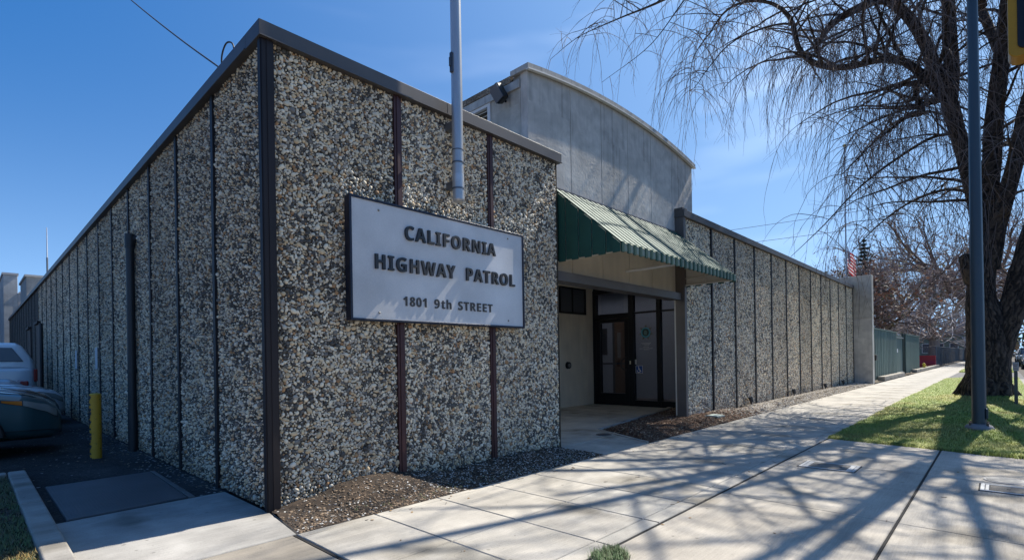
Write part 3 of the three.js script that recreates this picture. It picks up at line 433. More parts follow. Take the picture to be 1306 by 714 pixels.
// mulch bed by the entry and gravel along the wing
const mIn = x => x < 5.80 ? lerp(0.725, -0.54, clamp((x - 5.13) / 0.67, 0, 1)) : x < 10.03 ? lerp(-0.54, -1.29, (x - 5.80) / 4.24) : -0.03, mOut = x => 0.728;
const mulchH = (x, z) => { const e = Math.min(z - mIn(x), mOut(x) - z); return -0.002 + 0.075 * clamp(e * 3, 0, 1) + (x > 11 ? clamp(0.5 - z, 0, 1) * 0.06 : 0) + (fbm(x * 4, z * 4, 0, 4, 13) - 0.5) * 0.05 * clamp(e * 5, 0.1, 1); };
const mulchBed = struct('mulch_bed', grid(300, 30, (u, v) => { const x = lerp(5.14, 24.0, u), z = lerp(mIn(x), mOut(x), v); return [x, mulchH(x, z), z]; }), std(0.13, 0.10, 0.075, 1, { map: rep(dirtTex, 0.9) }));
{
  const r = rand(62), L = [];
  for (let i = 0; i < 30000; i++) {
    const x = i < 17000 ? 5.14 + 6.5 * Math.pow(r(), 1.1) : rnd(r, 8.5, 24), z = rnd(r, mIn(x), mOut(x)); const bark = x + rnd(r, -1.2, 1.2) < 9.9, y = mulchH(x, z), k = rnd(r, 0.65, 1.3); let c, s, sc;
    if (bark) { c = r() < 0.12 ? rgb(0.34 * k, 0.26 * k, 0.18 * k) : rgb(0.135 * k, 0.072 * k, 0.042 * k); s = rnd(r, 0.007, 0.02); sc = V(s * rnd(r, 1.2, 2.6), s * rnd(r, 0.25, 0.5), s * rnd(r, 0.5, 0.9)); }
    else { const t = r(); c = t < 0.5 ? rgb(0.40 * k, 0.35 * k, 0.28 * k) : t < 0.8 ? rgb(0.24 * k, 0.19 * k, 0.14 * k) : rgb(0.5 * k, 0.48 * k, 0.44 * k); s = rnd(r, 0.008, 0.02); sc = V(s * rnd(r, 1, 1.6), s * 0.6, s); }
    L.push([V(x, y + s * 0.2, z), sc, c, new THREE.Euler(rnd(r, -0.5, 0.5), r() * 6.28, rnd(r, -0.5, 0.5))]);
  }
  scatter('mulch_chips', chipGeo, CHIP, L, mulchBed);
}
{ const b = thing('valve_cover', 'small pale green utility lid lying in the bark mulch', 'utility lid', [8.35, mulchH(8.35, 0.4) - 0.005, 0.40]); mesh('lid', bx(-0.16, 0.16, 0, 0.03, -0.11, 0.11, 0.01), std(0.30, 0.36, 0.33, 0.7), b); mesh('rim', [bx(-0.18, 0.18, -0.02, 0.018, 0.112, 0.13, 0.004), bx(-0.18, 0.18, -0.02, 0.018, -0.13, -0.112, 0.004)], std(0.2, 0.24, 0.22, 0.7), b); }
{
  const lbl = ['small black garden spotlight in the gravel nearest the entry', 'small black garden spotlight, second from the entry, in the gravel strip', 'small black garden spotlight, third from the entry, in the gravel strip', 'small black garden spotlight nearest the pale wall slab'];
  [[11.3, 0.1], [14.8, 0.12], [18.6, 0.1], [21.4, 0.1]].forEach(([x, z], i) => { const s = thing('garden_spotlight', lbl[i], 'spotlight', [x, mulchH(x, z) - 0.01, z], 0, 'spotlights along the gravel strip'); mesh('stake', cyl(0, 0, 0.09, 0, 0.015, 0.015, 8), metal(0.03, 0.03, 0.03, 0.5), s); const g = new THREE.CylinderGeometry(0.05, 0.04, 0.13, 14); g.rotateX(-0.3); g.translate(0, 0.14, 0); mesh('lamp_head', g, metal(0.06, 0.055, 0.05, 0.5), s); const l = new THREE.CylinderGeometry(0.04, 0.04, 0.006, 14); l.translate(0, 0.067, 0); l.rotateX(-0.3); l.translate(0, 0.14, 0); mesh('lens', l, DARKGLASS, s); });
}
// curb and planting at the left, steel plate
{
  const K = thing('planter_curb', 'raised concrete curb bordering the planting at lower left', 'curb', [-1.38, 0, 0]); const C = concrete(0.50, 0.48, 0.45);
  for (const [a, b] of [[-3.62, -1.612], [-1.6, 0.72], [0.728, 2.6]]) mesh('curb_piece', bx(-0.075, 0.075, -0.1, 0.085, a, b, 0.018), C, K);
  mesh('curb_piece', bx(-4, -0.083, -0.1, 0.085, -3.62, -3.46, 0.018), C, K);
  const s = struct('planting_soil', grid(60, 80, (u, v) => { const x = lerp(-5.4, -1.462, u), z = lerp(-3.45, 2.6, v); return [x, 0.03 + (fbm(x * 3, z * 3, 0, 4, 5) - 0.5) * 0.07, z]; }), SOIL);
}
{
  const P = thing('steel_plate', 'dark checkered steel plate set in the asphalt beside the curb', 'plate'); const tp = tex(256, (u, v) => { const a = (u * 8) % 1, b = (v * 8) % 1, o = (Math.floor(u * 8) + Math.floor(v * 8)) & 1; const d = o ? Math.hypot((a - 0.5) * 3.2, b - 0.5) : Math.hypot(a - 0.5, (b - 0.5) * 3.2); return d < 0.42 ? 1 : 0; }, false);
  mesh('plate', slabPoly([[-1.21, -2.76], [-0.28, -2.81], [-0.33, -1.12], [-1.21, -1.05]], 0.004, 0.03), metal(0.15, 0.15, 0.155, 0.5, { bumpMap: rep(tp, 0.20), bumpScale: 0.006 }), P);
  mesh('plate_frame', [slabPoly([[-0.275, -2.81], [-0.235, -2.81], [-0.275, -1.08], [-0.325, -1.08]], 0.008, 0.03)], concrete(0.25, 0.24, 0.23), P);
}
{
  const b = thing('yellow_bollard', 'chipped yellow pipe bollard in front of the parked cars', 'bollard', [-0.54, -0.012, -4.59]); const pt = tex(256, (u, v) => { const c = fbm(u * 10, v * 26, 10, 4, 17) + (u > 0.64 && u < 0.86 ? 0.17 - Math.abs(u - 0.75) : -0.13), k = 0.92 + 0.16 * fbm(u * 5, v * 5, 5, 3, 40); return c > 0.645 ? [0.16, 0.17, 0.24] : [0.80 * k, 0.60 * k, 0.17 * k]; });
  mesh('post', cyl(0, 0, 0.875, 0, 0.067, 0.067, 24), new THREE.MeshStandardMaterial({ map: pt, roughness: 0.6 }), b); const g = new THREE.SphereGeometry(0.067, 20, 8, 0, 6.29, 0, 1.57); g.scale(1, 0.35, 1); g.translate(0, 0.875, 0); mesh('cap', g, std(0.55, 0.33, 0.03, 0.6), b);
}
{ const r = rand(404), L = []; for (let i = 0; i < 700; i++) { const x = i < 450 ? -0.02 - 0.35 * r() ** 2 : rnd(r, -1.3, 0), z = rnd(r, -9, -1.1), s = rnd(r, 0.004, 0.014), k = rnd(r, 0.6, 1.3); L.push([V(x, -0.008, z), V(s * 1.5, s * 0.35, s), r() < 0.5 ? rgb(0.30 * k, 0.24 * k, 0.16 * k) : rgb(0.34 * k, 0.33 * k, 0.31 * k), new THREE.Euler(0, r() * 6, 0)]); } const m = scatter('asphalt_litter', chipGeo, CHIP, L); tag(m, 'dry leaf litter and grit along the foot of the left wall', 'litter'); }
// utility boxes in the plaza
{
  const LID = concrete(0.24, 0.235, 0.225), RIM = std(0.40, 0.40, 0.39, 0.7);
  const box = (x0, x1, z0, z1, label, lid, end) => { const b = thing('utility_box', label, 'utility box', [x0, 0.0, z0]); const w = x1 - x0, d = z1 - z0; mesh('frame_gap', slab(-0.012, w + 0.012, -0.012, d + 0.012, 0.004, 0.03, 0.001), std(0.03, 0.028, 0.026, 1), b); mesh('rim', [slab(0, w, 0, 0.03, 0.008, 0.03, 0.003), slab(0, w, d - 0.03, d, 0.008, 0.03, 0.003), slab(0, 0.03, 0.03, d - 0.03, 0.008, 0.03, 0.003), slab(w - 0.03, w, 0.03, d - 0.03, 0.008, 0.03, 0.003)], RIM, b); mesh('lid', slab(0.034, w - 0.034, 0.034 + end, d - 0.034 - end, 0.006, 0.03, 0.003), lid, b); if (end) mesh('end_plate', [slab(0.034, w - 0.034, 0.034, 0.03 + end, 0.0065, 0.03, 0.003), slab(0.034, w - 0.034, d - 0.03 - end, d - 0.034, 0.0065, 0.03, 0.003)], RIM, b); mesh('lifting_slot', [cyl(w / 2, 0.006, 0.009, d * 0.3, 0.014, 0.014, 12), cyl(w / 2, 0.006, 0.009, d * 0.7, 0.014, 0.014, 12)], std(0.03, 0.03, 0.03, 0.8), b); };
  box(4.66, 5.05, 2.83, 3.36, 'rectangular concrete utility lid with pale end plates nearest the building', LID, 0.055); box(4.52, 4.86, 4.35, 4.98, 'dark ribbed utility lid with pale rim at the right edge', concrete(0.17, 0.165, 0.16), 0.03);
  const m = thing('manhole_cover', 'small round metal cover beside the dark ribbed utility lid', 'manhole cover', [5.13, 0.0, 4.52]); mesh('ring', cyl(0, 0, 0.007, 0, 0.165, 0.16, 32), metal(0.3, 0.3, 0.3, 0.6), m); mesh('lid', cyl(0, 0.007, 0.010, 0, 0.138, 0.135, 32), metal(0.2, 0.2, 0.2, 0.6), m);
}

// ================================================================ LAWN STRIP, STREET EDGE
const lawnL = z => 7.07 - 0.2 * (z - 2.66) + 0.05 * (fbm(z * 3, 1, 0, 3, 2) - 0.5);
const lawnH = (x, z) => 0.005 + 0.05 * clamp((x - 7) * 0.6, 0, 1) * clamp((z - 2.63) * 1.2, 0, 1) + (fbm(x * 1.3, z * 1.3, 0, 3, 41) - 0.5) * 0.05 + 0.10 * Math.exp(-((x - 15.9) ** 2 + (z - 4.22) ** 2) / 1.2);
const lawn = struct('lawn', grid(160, 30, (u, v) => { const z = lerp(2.615, 5.08, v), x = lerp(lawnL(z), 30.2, u); return [x, lawnH(x, z), z]; }), std(0.075, 0.09, 0.03, 1, { map: rep(dirtTex, 0.7) }));
const farLawn = struct('lawn', grid(60, 8, (u, v) => { const z = lerp(2.615, 5.08, v), x = lerp(40.5, 120, u); return [x, 0.03 + (fbm(x, z, 0, 3, 4) - 0.5) * 0.03, z]; }), std(0.085, 0.13, 0.03, 1, { map: rep(dirtTex, 0.9) }));
{
  const P = [], N = [], r = rand(77);
  for (let b = 0; b < 9; b++) {
    const a = r() * 6.28, cx = rnd(r, -0.035, 0.035), cz = rnd(r, -0.035, 0.035), h = rnd(r, 0.028, 0.062), w = rnd(r, 0.0025, 0.0045), lean = rnd(r, 0.008, 0.035), dx = Math.cos(a), dz = Math.sin(a), px = -dz * w, pz = dx * w;
    const p0 = [cx - px, -0.01, cz - pz], p1 = [cx + px, -0.01, cz + pz], m0 = [cx - px * 0.8 + dx * lean * 0.4, h * 0.6, cz - pz * 0.8 + dz * lean * 0.4], m1 = [cx + px * 0.8 + dx * lean * 0.4, h * 0.6, cz + pz * 0.8 + dz * lean * 0.4], t = [cx + dx * lean, h, cz + dz * lean];
    for (const q of [p0, p1, m1, p0, m1, m0, m0, m1, t]) P.push(...q);
  }
  const g = new THREE.BufferGeometry(); g.setAttribute('position', new THREE.Float32BufferAttribute(P, 3)); g.computeVertexNormals();
  const n = g.attributes.normal; for (let i = 0; i < n.count; i++) { const v = V(n.getX(i) * 0.5, Math.abs(n.getY(i)) + 0.9, n.getZ(i) * 0.5).normalize(); n.setXYZ(i, v.x, v.y, v.z); }
  const GR = new THREE.MeshPhysicalMaterial({ color: 0xffffff, roughness: 0.75, transmission: 0.3, thickness: 0 });
  const L = [];
  const put = (x, z, y, s) => { const k = fbm(x * 1.1, z * 1.1, 0, 4, 6), f = rnd(r, 0.75, 1.25), dry = clamp((k - 0.5) * 4, 0, 1) * 0.75 + (r() < 0.1 ? 0.5 : 0) + clamp(1 - Math.hypot(x - 7.25, (z - 2.85) * 1.6) * 1.6, 0, 0.8); L.push([V(x, y, z), V(s, s * rnd(r, 0.8, 1.25), s), rgb(lerp(0.27, 0.44, dry) * f, lerp(0.37, 0.40, dry) * f, lerp(0.022, 0.075, dry) * f), new THREE.Euler(0, r() * 6.28, 0)]); };
  for (let i = 0; i < 52000; i++) { const z = rnd(r, 2.63, 5.06), x = lawnL(z) + 0.02 - 0.05 * (r() < 0.12) + (30 - lawnL(z)) * Math.pow(r(), 1.6); if (Math.hypot(x - 7.3, (z - 2.85) * 1.4) < 0.3 && r() < 0.6) continue; put(x, z, lawnH(x, z), x < 12 ? 0.8 : 1.05); }
  for (let i = 0; i < 6000; i++) { const z = rnd(r, 2.63, 5.06), x = rnd(r, 40.6, 70); put(x, z, 0.03, 1.7); }
  scatter('lawn_grass', g, GR, L, lawn);
  const T = []; for (let i = 0; i < 150; i++) { const a = r() * 6.28, d = 0.10 * Math.sqrt(r()); T.push([V(1.01 + Math.cos(a) * d * 1.3, 0, 2.70 + Math.sin(a) * d), V(0.8, rnd(r, 0.5, 1.15), 0.8), rgb(0.05 * rnd(r, 0.7, 1.4), 0.11 * rnd(r, 0.7, 1.3), 0.02), new THREE.Euler(0, r() * 6.28, 0)]); }
  const tf = scatter('grass_tuft', g, GR, T); tag(tf, 'small green grass tuft growing in the paving joint at the bottom edge', 'grass');
  const M = []; for (let i = 0; i < 7500; i++) { const x = -1.47 - 2.4 * r() ** 1.4, z = rnd(r, -3.4, 1.6), c = fbm(x * 2, z * 2, 0, 3, 8); if (c < 0.42 && r() < 0.7) continue; const d = z > -0.2 && r() < 0.6; M.push([V(x, 0.03, z), V(1.1, rnd(r, 0.4, 1.1), 1.1), d ? rgb(0.22, 0.15, 0.03) : rgb(0.09 * rnd(r, 0.6, 1.6), 0.125 * rnd(r, 0.6, 1.4), 0.025), new THREE.Euler(0, r() * 6.28, 0)]); }
  scatter('planting_grass', g, GR, M);
  const D = []; for (let i = 0; i < 70; i++) { D.push([V(rnd(r, 0.4, 3.5), bedH(1.3, 0.6), rnd(r, 0.5, 0.72)), V(0.35, 0.35, 0.35), rgb(0.09, 0.13, 0.03), new THREE.Euler(0, r() * 6.28, 0)]); }
  scatter('bed_weeds', g, GR, D);
}
sheet('driveway', 30.3, 40.4, 2.61, 5.3, 0.004, std(0.20, 0.20, 0.205, 0.95, { map: rep(concreteTex, 3) }));
{ const c = concrete(0.42, 0.41, 0.39); const K = struct('street_curb', [bx(6.4, 30.2, -0.13, 0.02, 5.1, 5.27, 0.02), bx(40.5, 140, -0.13, 0.02, 5.1, 5.27, 0.02)], c); }

{
  const P = thing('lamp_post', 'tall blue-grey metal pole standing in the grass before the big tree', 'pole', [8.89, 0.03, 4.25]); const M = metal(0.075, 0.105, 0.125, 0.42, { metalness: 0.35 });
  mesh('shaft', cyl(0, 0, 10.2, 0, 0.088, 0.05, 8), M, P);
  { const g = new THREE.LatheGeometry([[0.0, 0.125], [0.10, 0.125], [0.15, 0.10], [0.178, 0.06], [0.18, 0.0]].map(a => new THREE.Vector2(...a)), 24); mesh('base_cover', g, metal(0.34, 0.31, 0.30, 0.7), P); }
  for (let i = 0; i < 4; i++) { const a = 0.8 + i * Math.PI / 2; mesh('anchor_bolt', [cyl(Math.cos(a) * 0.13, 0.06, 0.15, Math.sin(a) * 0.14, 0.017, 0.017, 6)], metal(0.2, 0.14, 0.1, 0.6), P); }
  mesh('hand_hole_cover', bx(-0.05, 0.05, 0.20, 0.36, 0.075, 0.105, 0.01), M, P);
  mesh('lamp_arm', [rod(V(0, 9.9, 0), V(0.1, 10.5, 1.6), 0.035), rod(V(0.1, 10.5, 1.6), V(0.1, 10.55, 2.3), 0.035)], M, P); mesh('lamp_head', bx(-0.05, 0.25, 10.45, 10.6, 2.2, 2.85, 0.05), M, P);
}
{
  const S = thing('pedestrian_signal', 'yellow traffic signal head with black visor at the upper right edge', 'traffic signal', [3.7, 0.06, 4.795]); const Y = metal(0.62, 0.30, 0.012, 0.45), K = metal(0.012, 0.014, 0.022, 0.5);
  const rr = (w, h, r) => { const s = new THREE.Shape(); s.moveTo(-w + r, -h); s.lineTo(w - r, -h); s.absarc(w - r, -h + r, r, -Math.PI / 2, 0); s.lineTo(w, h - r); s.absarc(w - r, h - r, r, 0, Math.PI / 2); s.lineTo(-w + r, h); s.absarc(-w + r, h - r, r, Math.PI / 2, Math.PI); s.lineTo(-w, -h + r); s.absarc(-w + r, -h + r, r, Math.PI, 1.5 * Math.PI); return s; };
  const put = (w, h, r, d0, d1, hole) => { const s = rr(w, h, r); if (hole) s.holes.push(rr(...hole)); const g = new THREE.ExtrudeGeometry(s, { depth: d1 - d0, bevelEnabled: true, bevelSize: 0.006, bevelThickness: 0.006, bevelSegments: 2, bevelOffset: -0.006 }); g.translate(0, 0, d0); g.rotateY(-Math.PI / 2); g.translate(0, 3.86, 0); return uvBox(g); };
  mesh('housing', put(0.225, 0.46, 0.06, -0.16, 0.0), Y, S);
  mesh('face', put(0.175, 0.41, 0.045, 0.0, 0.012), K, S);
  mesh('inner_frame', put(0.135, 0.37, 0.03, 0.012, 0.03, [0.105, 0.34, 0.02]), std(0.22, 0.12, 0.02, 0.6), S);
  mesh('lens', put(0.105, 0.34, 0.02, 0.006, 0.014), DARKGLASS, S);
  mesh('bracket', [bx(0.04, 0.12, 3.55, 3.61, 0.2, 0.8), bx(0.04, 0.12, 4.1, 4.16, 0.2, 0.8)], K, S);
  mesh('post', cyl(0.08, 0, 4.4, 0.85, 0.06, 0.055, 14), metal(0.10, 0.12, 0.13, 0.45), S);
}

{ // fallen twigs and leaves on the walk and the grass
  const r = rand(808), L = []; for (let i = 0; i < 420; i++) { const g = i < 190; const x = g ? rnd(r, 7.3, 20) : rnd(r, 0.2, 17), z = g ? rnd(r, 2.7, 5) : (r() < 0.45 ? rnd(r, 0.74, 1.0) : r() < 0.5 ? rnd(r, 2.45, 2.75) : rnd(r, 0.8, 4.9)), k = rnd(r, 0.6, 1.3), tw = r() < 0.4, y = g ? lawnH(x, z) + 0.035 : (x > lawnL(z) && z > 2.63 ? lawnH(x, z) + 0.035 : 0.004), s = rnd(r, 0.008, 0.018); L.push([V(x, y, z), tw ? V(s * 3.2, 0.003, 0.003) : V(s, s * 0.22, s * 0.7), tw ? rgb(0.12 * k, 0.09 * k, 0.07 * k) : rgb(0.30 * k, 0.19 * k, 0.09 * k), new THREE.Euler(rnd(r, -0.1, 0.1), r() * 6, rnd(r, -0.15, 0.15))]); }
  tag(scatter('fallen_debris', chipGeo, CHIP, L), 'fallen twigs and dry leaves scattered on the sidewalk and grass', 'debris'); }

// ================================================================ TREES
const barkTex = tex(512, (u, v) => { const w = fbm(u * 6, v * 6, 6, 3, 50); const k = 0.55 + (noise(u * 26 + w * 5, v * 7 + w * 3, 0, 4) - 0.5) * 0.7 + (fbm(u * 50, v * 50, 50, 2, 5) - 0.5) * 0.3; return [k, k * 0.95, k * 0.9]; });
const barkBump = tex(512, (u, v) => { const w = fbm(u * 6, v * 6, 6, 3, 50); return noise(u * 26 + w * 5, v * 7 + w * 3, 0, 4) * 0.8 + 0.2 * fbm(u * 50, v * 50, 50, 2, 5); }, false);
const BARK = std(0.15, 0.122, 0.10, 1, { map: rep(barkTex, 1), bumpMap: rep(barkBump, 1), bumpScale: 0.03 }), TWIG = std(0.15, 0.115, 0.10, 0.9);
class Tubes {
  constructor() { this.p = []; this.n = []; this.u = []; this.i = []; }
  add(pts, rad, sides = 8, rough = 0, seed = 1, cap = true) {
    const base = this.p.length / 3, N = pts.length; let side = V(1, 0, 0), len = 0; const t = V(0, 0, 0), a = V(0, 0, 0), b = V(0, 0, 0);
    for (let k = 0; k < N; k++) {
      t.copy(pts[Math.min(k + 1, N - 1)]).sub(pts[Math.max(k - 1, 0)]).normalize(); a.copy(side).addScaledVector(t, -side.dot(t)); if (a.lengthSq() < 1e-4) a.set(0, 0, 1).addScaledVector(t, -t.z); a.normalize(); side = a.clone(); b.crossVectors(t, a);
      if (k) len += pts[k].distanceTo(pts[k - 1]);
      for (let j = 0; j <= sides; j++) {
        const an = (j % sides) / sides * Math.PI * 2, c = Math.cos(an), s = Math.sin(an); let R = rad[k]; if (rough) R *= 1 + rough * (fbm((j % sides) / sides * 5 + seed * 9, len * 1.6 + seed, 0, 3, seed % 5) - 0.5) * 2;
        const x = a.x * c + b.x * s, y = a.y * c + b.y * s, z = a.z * c + b.z * s; this.p.push(pts[k].x + x * R, pts[k].y + y * R, pts[k].z + z * R); this.n.push(x, y, z); this.u.push(j / sides * Math.max(1, Math.round(rad[0] * 6)), len);
      }
    }
    for (let k = 0; k < N - 1; k++) for (let j = 0; j < sides; j++) { const q = base + k * (sides + 1) + j, w = q + sides + 1; this.i.push(q, q + 1, w, q + 1, w + 1, w); }
  }
  geo() { const g = new THREE.BufferGeometry(); g.setAttribute('position', new THREE.Float32BufferAttribute(this.p, 3)); g.setAttribute('normal', new THREE.Float32BufferAttribute(this.n, 3)); g.setAttribute('uv', new THREE.Float32BufferAttribute(this.u, 2)); g.setIndex(this.i); return g; }
}
function smooth(pts, per = 5) { const c = new THREE.CatmullRomCurve3(pts.map(p => V(p[0], p[1], p[2])), false, 'centripetal'), n = (pts.length - 1) * per, P = [], R = []; for (let i = 0; i <= n; i++) { const t = i / n; P.push(c.getPoint(t)); const f = t * (pts.length - 1), k = Math.min(pts.length - 2, Math.floor(f)); R.push(lerp(pts[k][3], pts[k + 1][3], f - k)); } return [P, R]; }
const jitterDir = (r, d, k) => d.clone().add(V(rnd(r, -k, k), rnd(r, -k, k), rnd(r, -k, k))).normalize();
function grow(r, p, d, len, step, g, wig, target) { const P = [p.clone()], dir = d.clone(); let L = 0; const q = p.clone(); while (L < len) { dir.add(V(rnd(r, -wig, wig), rnd(r, -wig, wig) - g, rnd(r, -wig, wig))).normalize(); if (target) dir.addScaledVector(target, 0.02); q.addScaledVector(dir, step); P.push(q.clone()); L += step; } return P; }
const taper = (n, a, b) => Array.from({ length: n }, (_, i) => lerp(a, b, n > 1 ? i / (n - 1) : 0));
{
  const bx0 = 15.9, bz0 = 4.22, T = thing('weeping_tree', 'big bare tree with dark forked trunk and drooping twigs on the lawn', 'tree', [bx0, 0, bz0]);
  // points as (x, y, z, radius); the limbs of this tree, then what grows from them
  const at = (y, z, x, rad) => { const s = (x + 1.758) / 17.658; return [x - bx0, (y - 1.25) * s + 1.25, (z - 4.5) * s + 4.5 - bz0, rad]; };
  const w = (x, y, z, rad) => [x - bx0, y, z - bz0, rad];
  const limbs = {
    left: [at(4.3, 4.20, 15.9, 0.204), at(5.02, 4.10, 15.9, 0.183), at(6.27, 3.89, 15.85, 0.170), at(7.28, 3.69, 15.8, 0.170), at(7.95, 3.58, 15.8, 0.178)],
    up1: [at(7.6, 3.66, 15.8, 0.128), at(8.41, 3.67, 15.8, 0.162), at(9.46, 3.64, 15.8, 0.153), at(10.4, 3.62, 15.8, 0.140), at(12.2, 3.4, 15.7, 0.111), at(14, 3.1, 15.5, 0.076), at(15.6, 2.6, 15.3, 0.043)],
    arch: [at(7.7, 3.60, 15.8, 0.115), at(8.72, 3.34, 15.7, 0.144), at(9.71, 3.06, 15.6, 0.137), at(10.57, 2.67, 15.5, 0.126), at(11.05, 2.3, 15.4, 0.119), at(11.14, 2.03, 15.3, 0.112), at(11.11, 1.48, 15.2, 0.101), at(10.99, 1.05, 15.1, 0.086), at(10.71, 0.74, 15.0, 0.072), at(10.35, 0.55, 14.9, 0.043)],
    reach: [at(7.7, 3.58, 15.8, 0.102), at(8.45, 3.2, 15.6, 0.102), at(8.72, 3.05, 15.5, 0.102), at(9.21, 2.64, 15.3, 0.095), at(9.46, 2.13, 15.1, 0.085), at(9.55, 1.46, 14.8, 0.078), at(9.75, 0.9, 14.6, 0.075), at(10.11, 0.44, 14.5, 0.075), at(10.62, 0.13, 14.4, 0.068), at(11.61, -0.09, 14.2, 0.058), at(12.33, -0.58, 14.1, 0.048), at(12.82, -1.43, 14.0, 0.037), at(12.8, -2.09, 14.0, 0.031), at(12.36, -2.58, 14.0, 0.020), at(11.73, -3.2, 14.0, 0.012), at(10.6, -3.35, 14.0, 0.007)],
    twisted: [at(8.4, 3.25, 15.6, 0.075), at(8.52, 3.11, 15.5, 0.07), at(8.21, 2.93, 15.4, 0.062), at(7.95, 3.0, 15.4, 0.065), at(7.66, 3.05, 15.4, 0.06), at(7.66, 2.74, 15.3, 0.045), at(7.4, 2.3, 15.2, 0.03), at(7.19, 1.97, 15.1, 0.025), at(6.5, 1.2, 15, 0.012)],
    mid: [at(3.6, 4.30, 15.9, 0.221), at(4.98, 4.33, 15.95, 0.208), at(6.0, 4.4, 16, 0.191), at(7.03, 4.46, 16.1, 0.187), at(9.01, 4.66, 16.2, 0.170), at(9.86, 4.74, 16.3, 0.153), at(12, 4.9, 16.3, 0.119), at(14, 4.8, 16.2, 0.076), at(15.8, 4.6, 16, 0.043)],
    midRight: [at(3.3, 4.34, 15.9, 0.198), at(4.23, 4.46, 15.8, 0.184), at(5.1, 4.65, 15.7, 0.171), at(6.1, 4.86, 15.6, 0.162), at(7.1, 5.02, 15.5, 0.149), at(9, 5.5, 15.2, 0.117), at(11, 5.9, 14.8, 0.090), at(13, 6.2, 14.4, 0.054), at(14.4, 6.3, 14.1, 0.027)],
    right: [at(1.0, 4.42, 15.9, 0.26), at(1.9, 4.60, 15.9, 0.266), at(2.6, 4.80, 15.9, 0.266), at(3.5, 4.98, 15.9, 0.257), at(4.6, 5.28, 15.9, 0.237), at(6, 5.8, 16, 0.209), at(8, 6.6, 16.1, 0.171), at(10.5, 7.5, 16.2, 0.114), at(13, 8.2, 16.2, 0.057)],
    front: [at(9.9, 4.3, 16.1, 0.080), at(11.2, 4.0, 15.0, 0.096), at(12.2, 3.6, 13.8, 0.080), at(12.6, 3.2, 12.4, 0.056), at(12.2, 2.9, 11.2, 0.036), at(11.2, 2.7, 10.2, 0.016)],
    frontLeft: [at(10.2, 3.62, 15.8, 0.084), at(12.0, 3.0, 15.2, 0.081), at(13.2, 1.6, 14.3, 0.070), at(13.9, -0.4, 13.3, 0.059), at(14.2, -2.6, 12.7, 0.045), at(14.3, -4.6, 12.5, 0.032), at(14.5, -6.4, 12.5, 0.020), at(14.6, -8.2, 12.5, 0.011), at(14.3, -9.6, 12.5, 0.006)],
    high: [at(12, 3.4, 15.7, 0.068), at(13.6, 2.6, 15.2, 0.068), at(14.8, 1.2, 14.8, 0.060), at(15.0, -0.8, 14.4, 0.045), at(14.6, -2.4, 14.2, 0.034), at(13.89, -3.5, 14, 0.022), at(12.9, -4.8, 13.9, 0.013), at(12.3, -7.0, 13.9, 0.006)],
    back: [at(8.5, 4.6, 16.2, 0.096), at(10, 4.2, 17.6, 0.104), at(11.5, 3.6, 19, 0.080), at(12, 3, 20.4, 0.048), at(11.4, 2.6, 21.4, 0.024)],
    backRight: [at(6, 5.75, 16, 0.096), at(7.5, 5.7, 17.2, 0.104), at(9.2, 5.6, 18.6, 0.088), at(10.4, 5.6, 20, 0.056), at(10.2, 5.5, 21.4, 0.024)],
    low: [at(6.9, 3.75, 15.8, 0.040), at(6.95, 3.3, 15.6, 0.040), at(6.6, 2.5, 15.3, 0.032), at(6.0, 1.6, 15.0, 0.022), at(5.1, 0.7, 14.8, 0.014), at(4.3, -0.2, 14.6, 0.006)],
    crownA: [w(15.5, 10.5, 3.6, .08), w(14.2, 12.3, 3.2, .075), w(12.6, 13.6, 2.6, .06), w(10.8, 14.3, 1.9, .045), w(9.6, 14.4, 1.5, .02)],
    crownB: [w(15.9, 11.5, 4.7, .085), w(14.6, 13.4, 4.6, .07), w(13, 14.8, 4.2, .055), w(11.6, 15.4, 3.8, .03)],
    crownC: [w(16, 9, 4.6, .09), w(14.4, 10.6, 5.0, .075), w(12.6, 11.4, 5.3, .055), w(11, 11.6, 5.3, .03)],
    low2: [at(5.3, 4.05, 15.9, 0.045), at(5.5, 3.5, 16.2, 0.04), at(5.35, 2.8, 16.4, 0.03), at(4.9, 2.1, 16.6, 0.02), at(4.2, 1.4, 16.7, 0.01)],
  };
  const tr = new Tubes(); { const [P, R] = smooth([[0, -0.1, 0.02, 0.56], [0, 0.12, 0.02, 0.49], [0, 0.45, 0.03, 0.455], [0.0, 1.0, 0.05, 0.42], [0, 1.5, 0.06, 0.41], [0, 2.0, 0.04, 0.41], [0, 2.6, -0.06, 0.30], [0, 3.4, -0.03, 0.27], [0, 4.2, -0.02, 0.25], [0, 4.9, -0.03, 0.19]], 7); tr.add(P, R, 28, 0.10, 3); }
  for (let k = 0; k < 9; k++) { const a = k * 0.7 + 0.2 * Math.sin(k * 5), l = 0.48 + 0.12 * Math.sin(k * 7.3); const [P, R] = smooth([[Math.cos(a) * 0.2, 0.85, Math.sin(a) * 0.2, 0.12], [Math.cos(a) * 0.38, 0.34, Math.sin(a) * 0.38, 0.17], [Math.cos(a) * l, 0.09, Math.sin(a) * l, 0.13], [Math.cos(a) * (l + 0.16), -0.03, Math.sin(a) * (l + 0.16), 0.05]], 5); tr.add(P, R, 10, 0.12, k + 2); }
  mesh('trunk', tr.geo(), BARK, T);
  { const s = new Tubes(); const [P, R] = smooth([at(3.05, 4.05, 15.8, 0.20), at(3.4, 3.92, 15.7, 0.15), at(3.72, 3.87, 15.65, 0.13), at(3.78, 3.86, 15.64, 0.02)], 5); s.add(P, R, 12, 0.2, 8); const q = smooth([at(4.55, 4.5, 15.75, 0.14), at(4.7, 4.62, 15.6, 0.12), at(4.85, 4.68, 15.5, 0.10), at(4.9, 4.7, 15.48, 0.01)], 4); s.add(q[0], q[1], 10, 0.35, 5); mesh('cut_stub', s.geo(), BARK, T); }
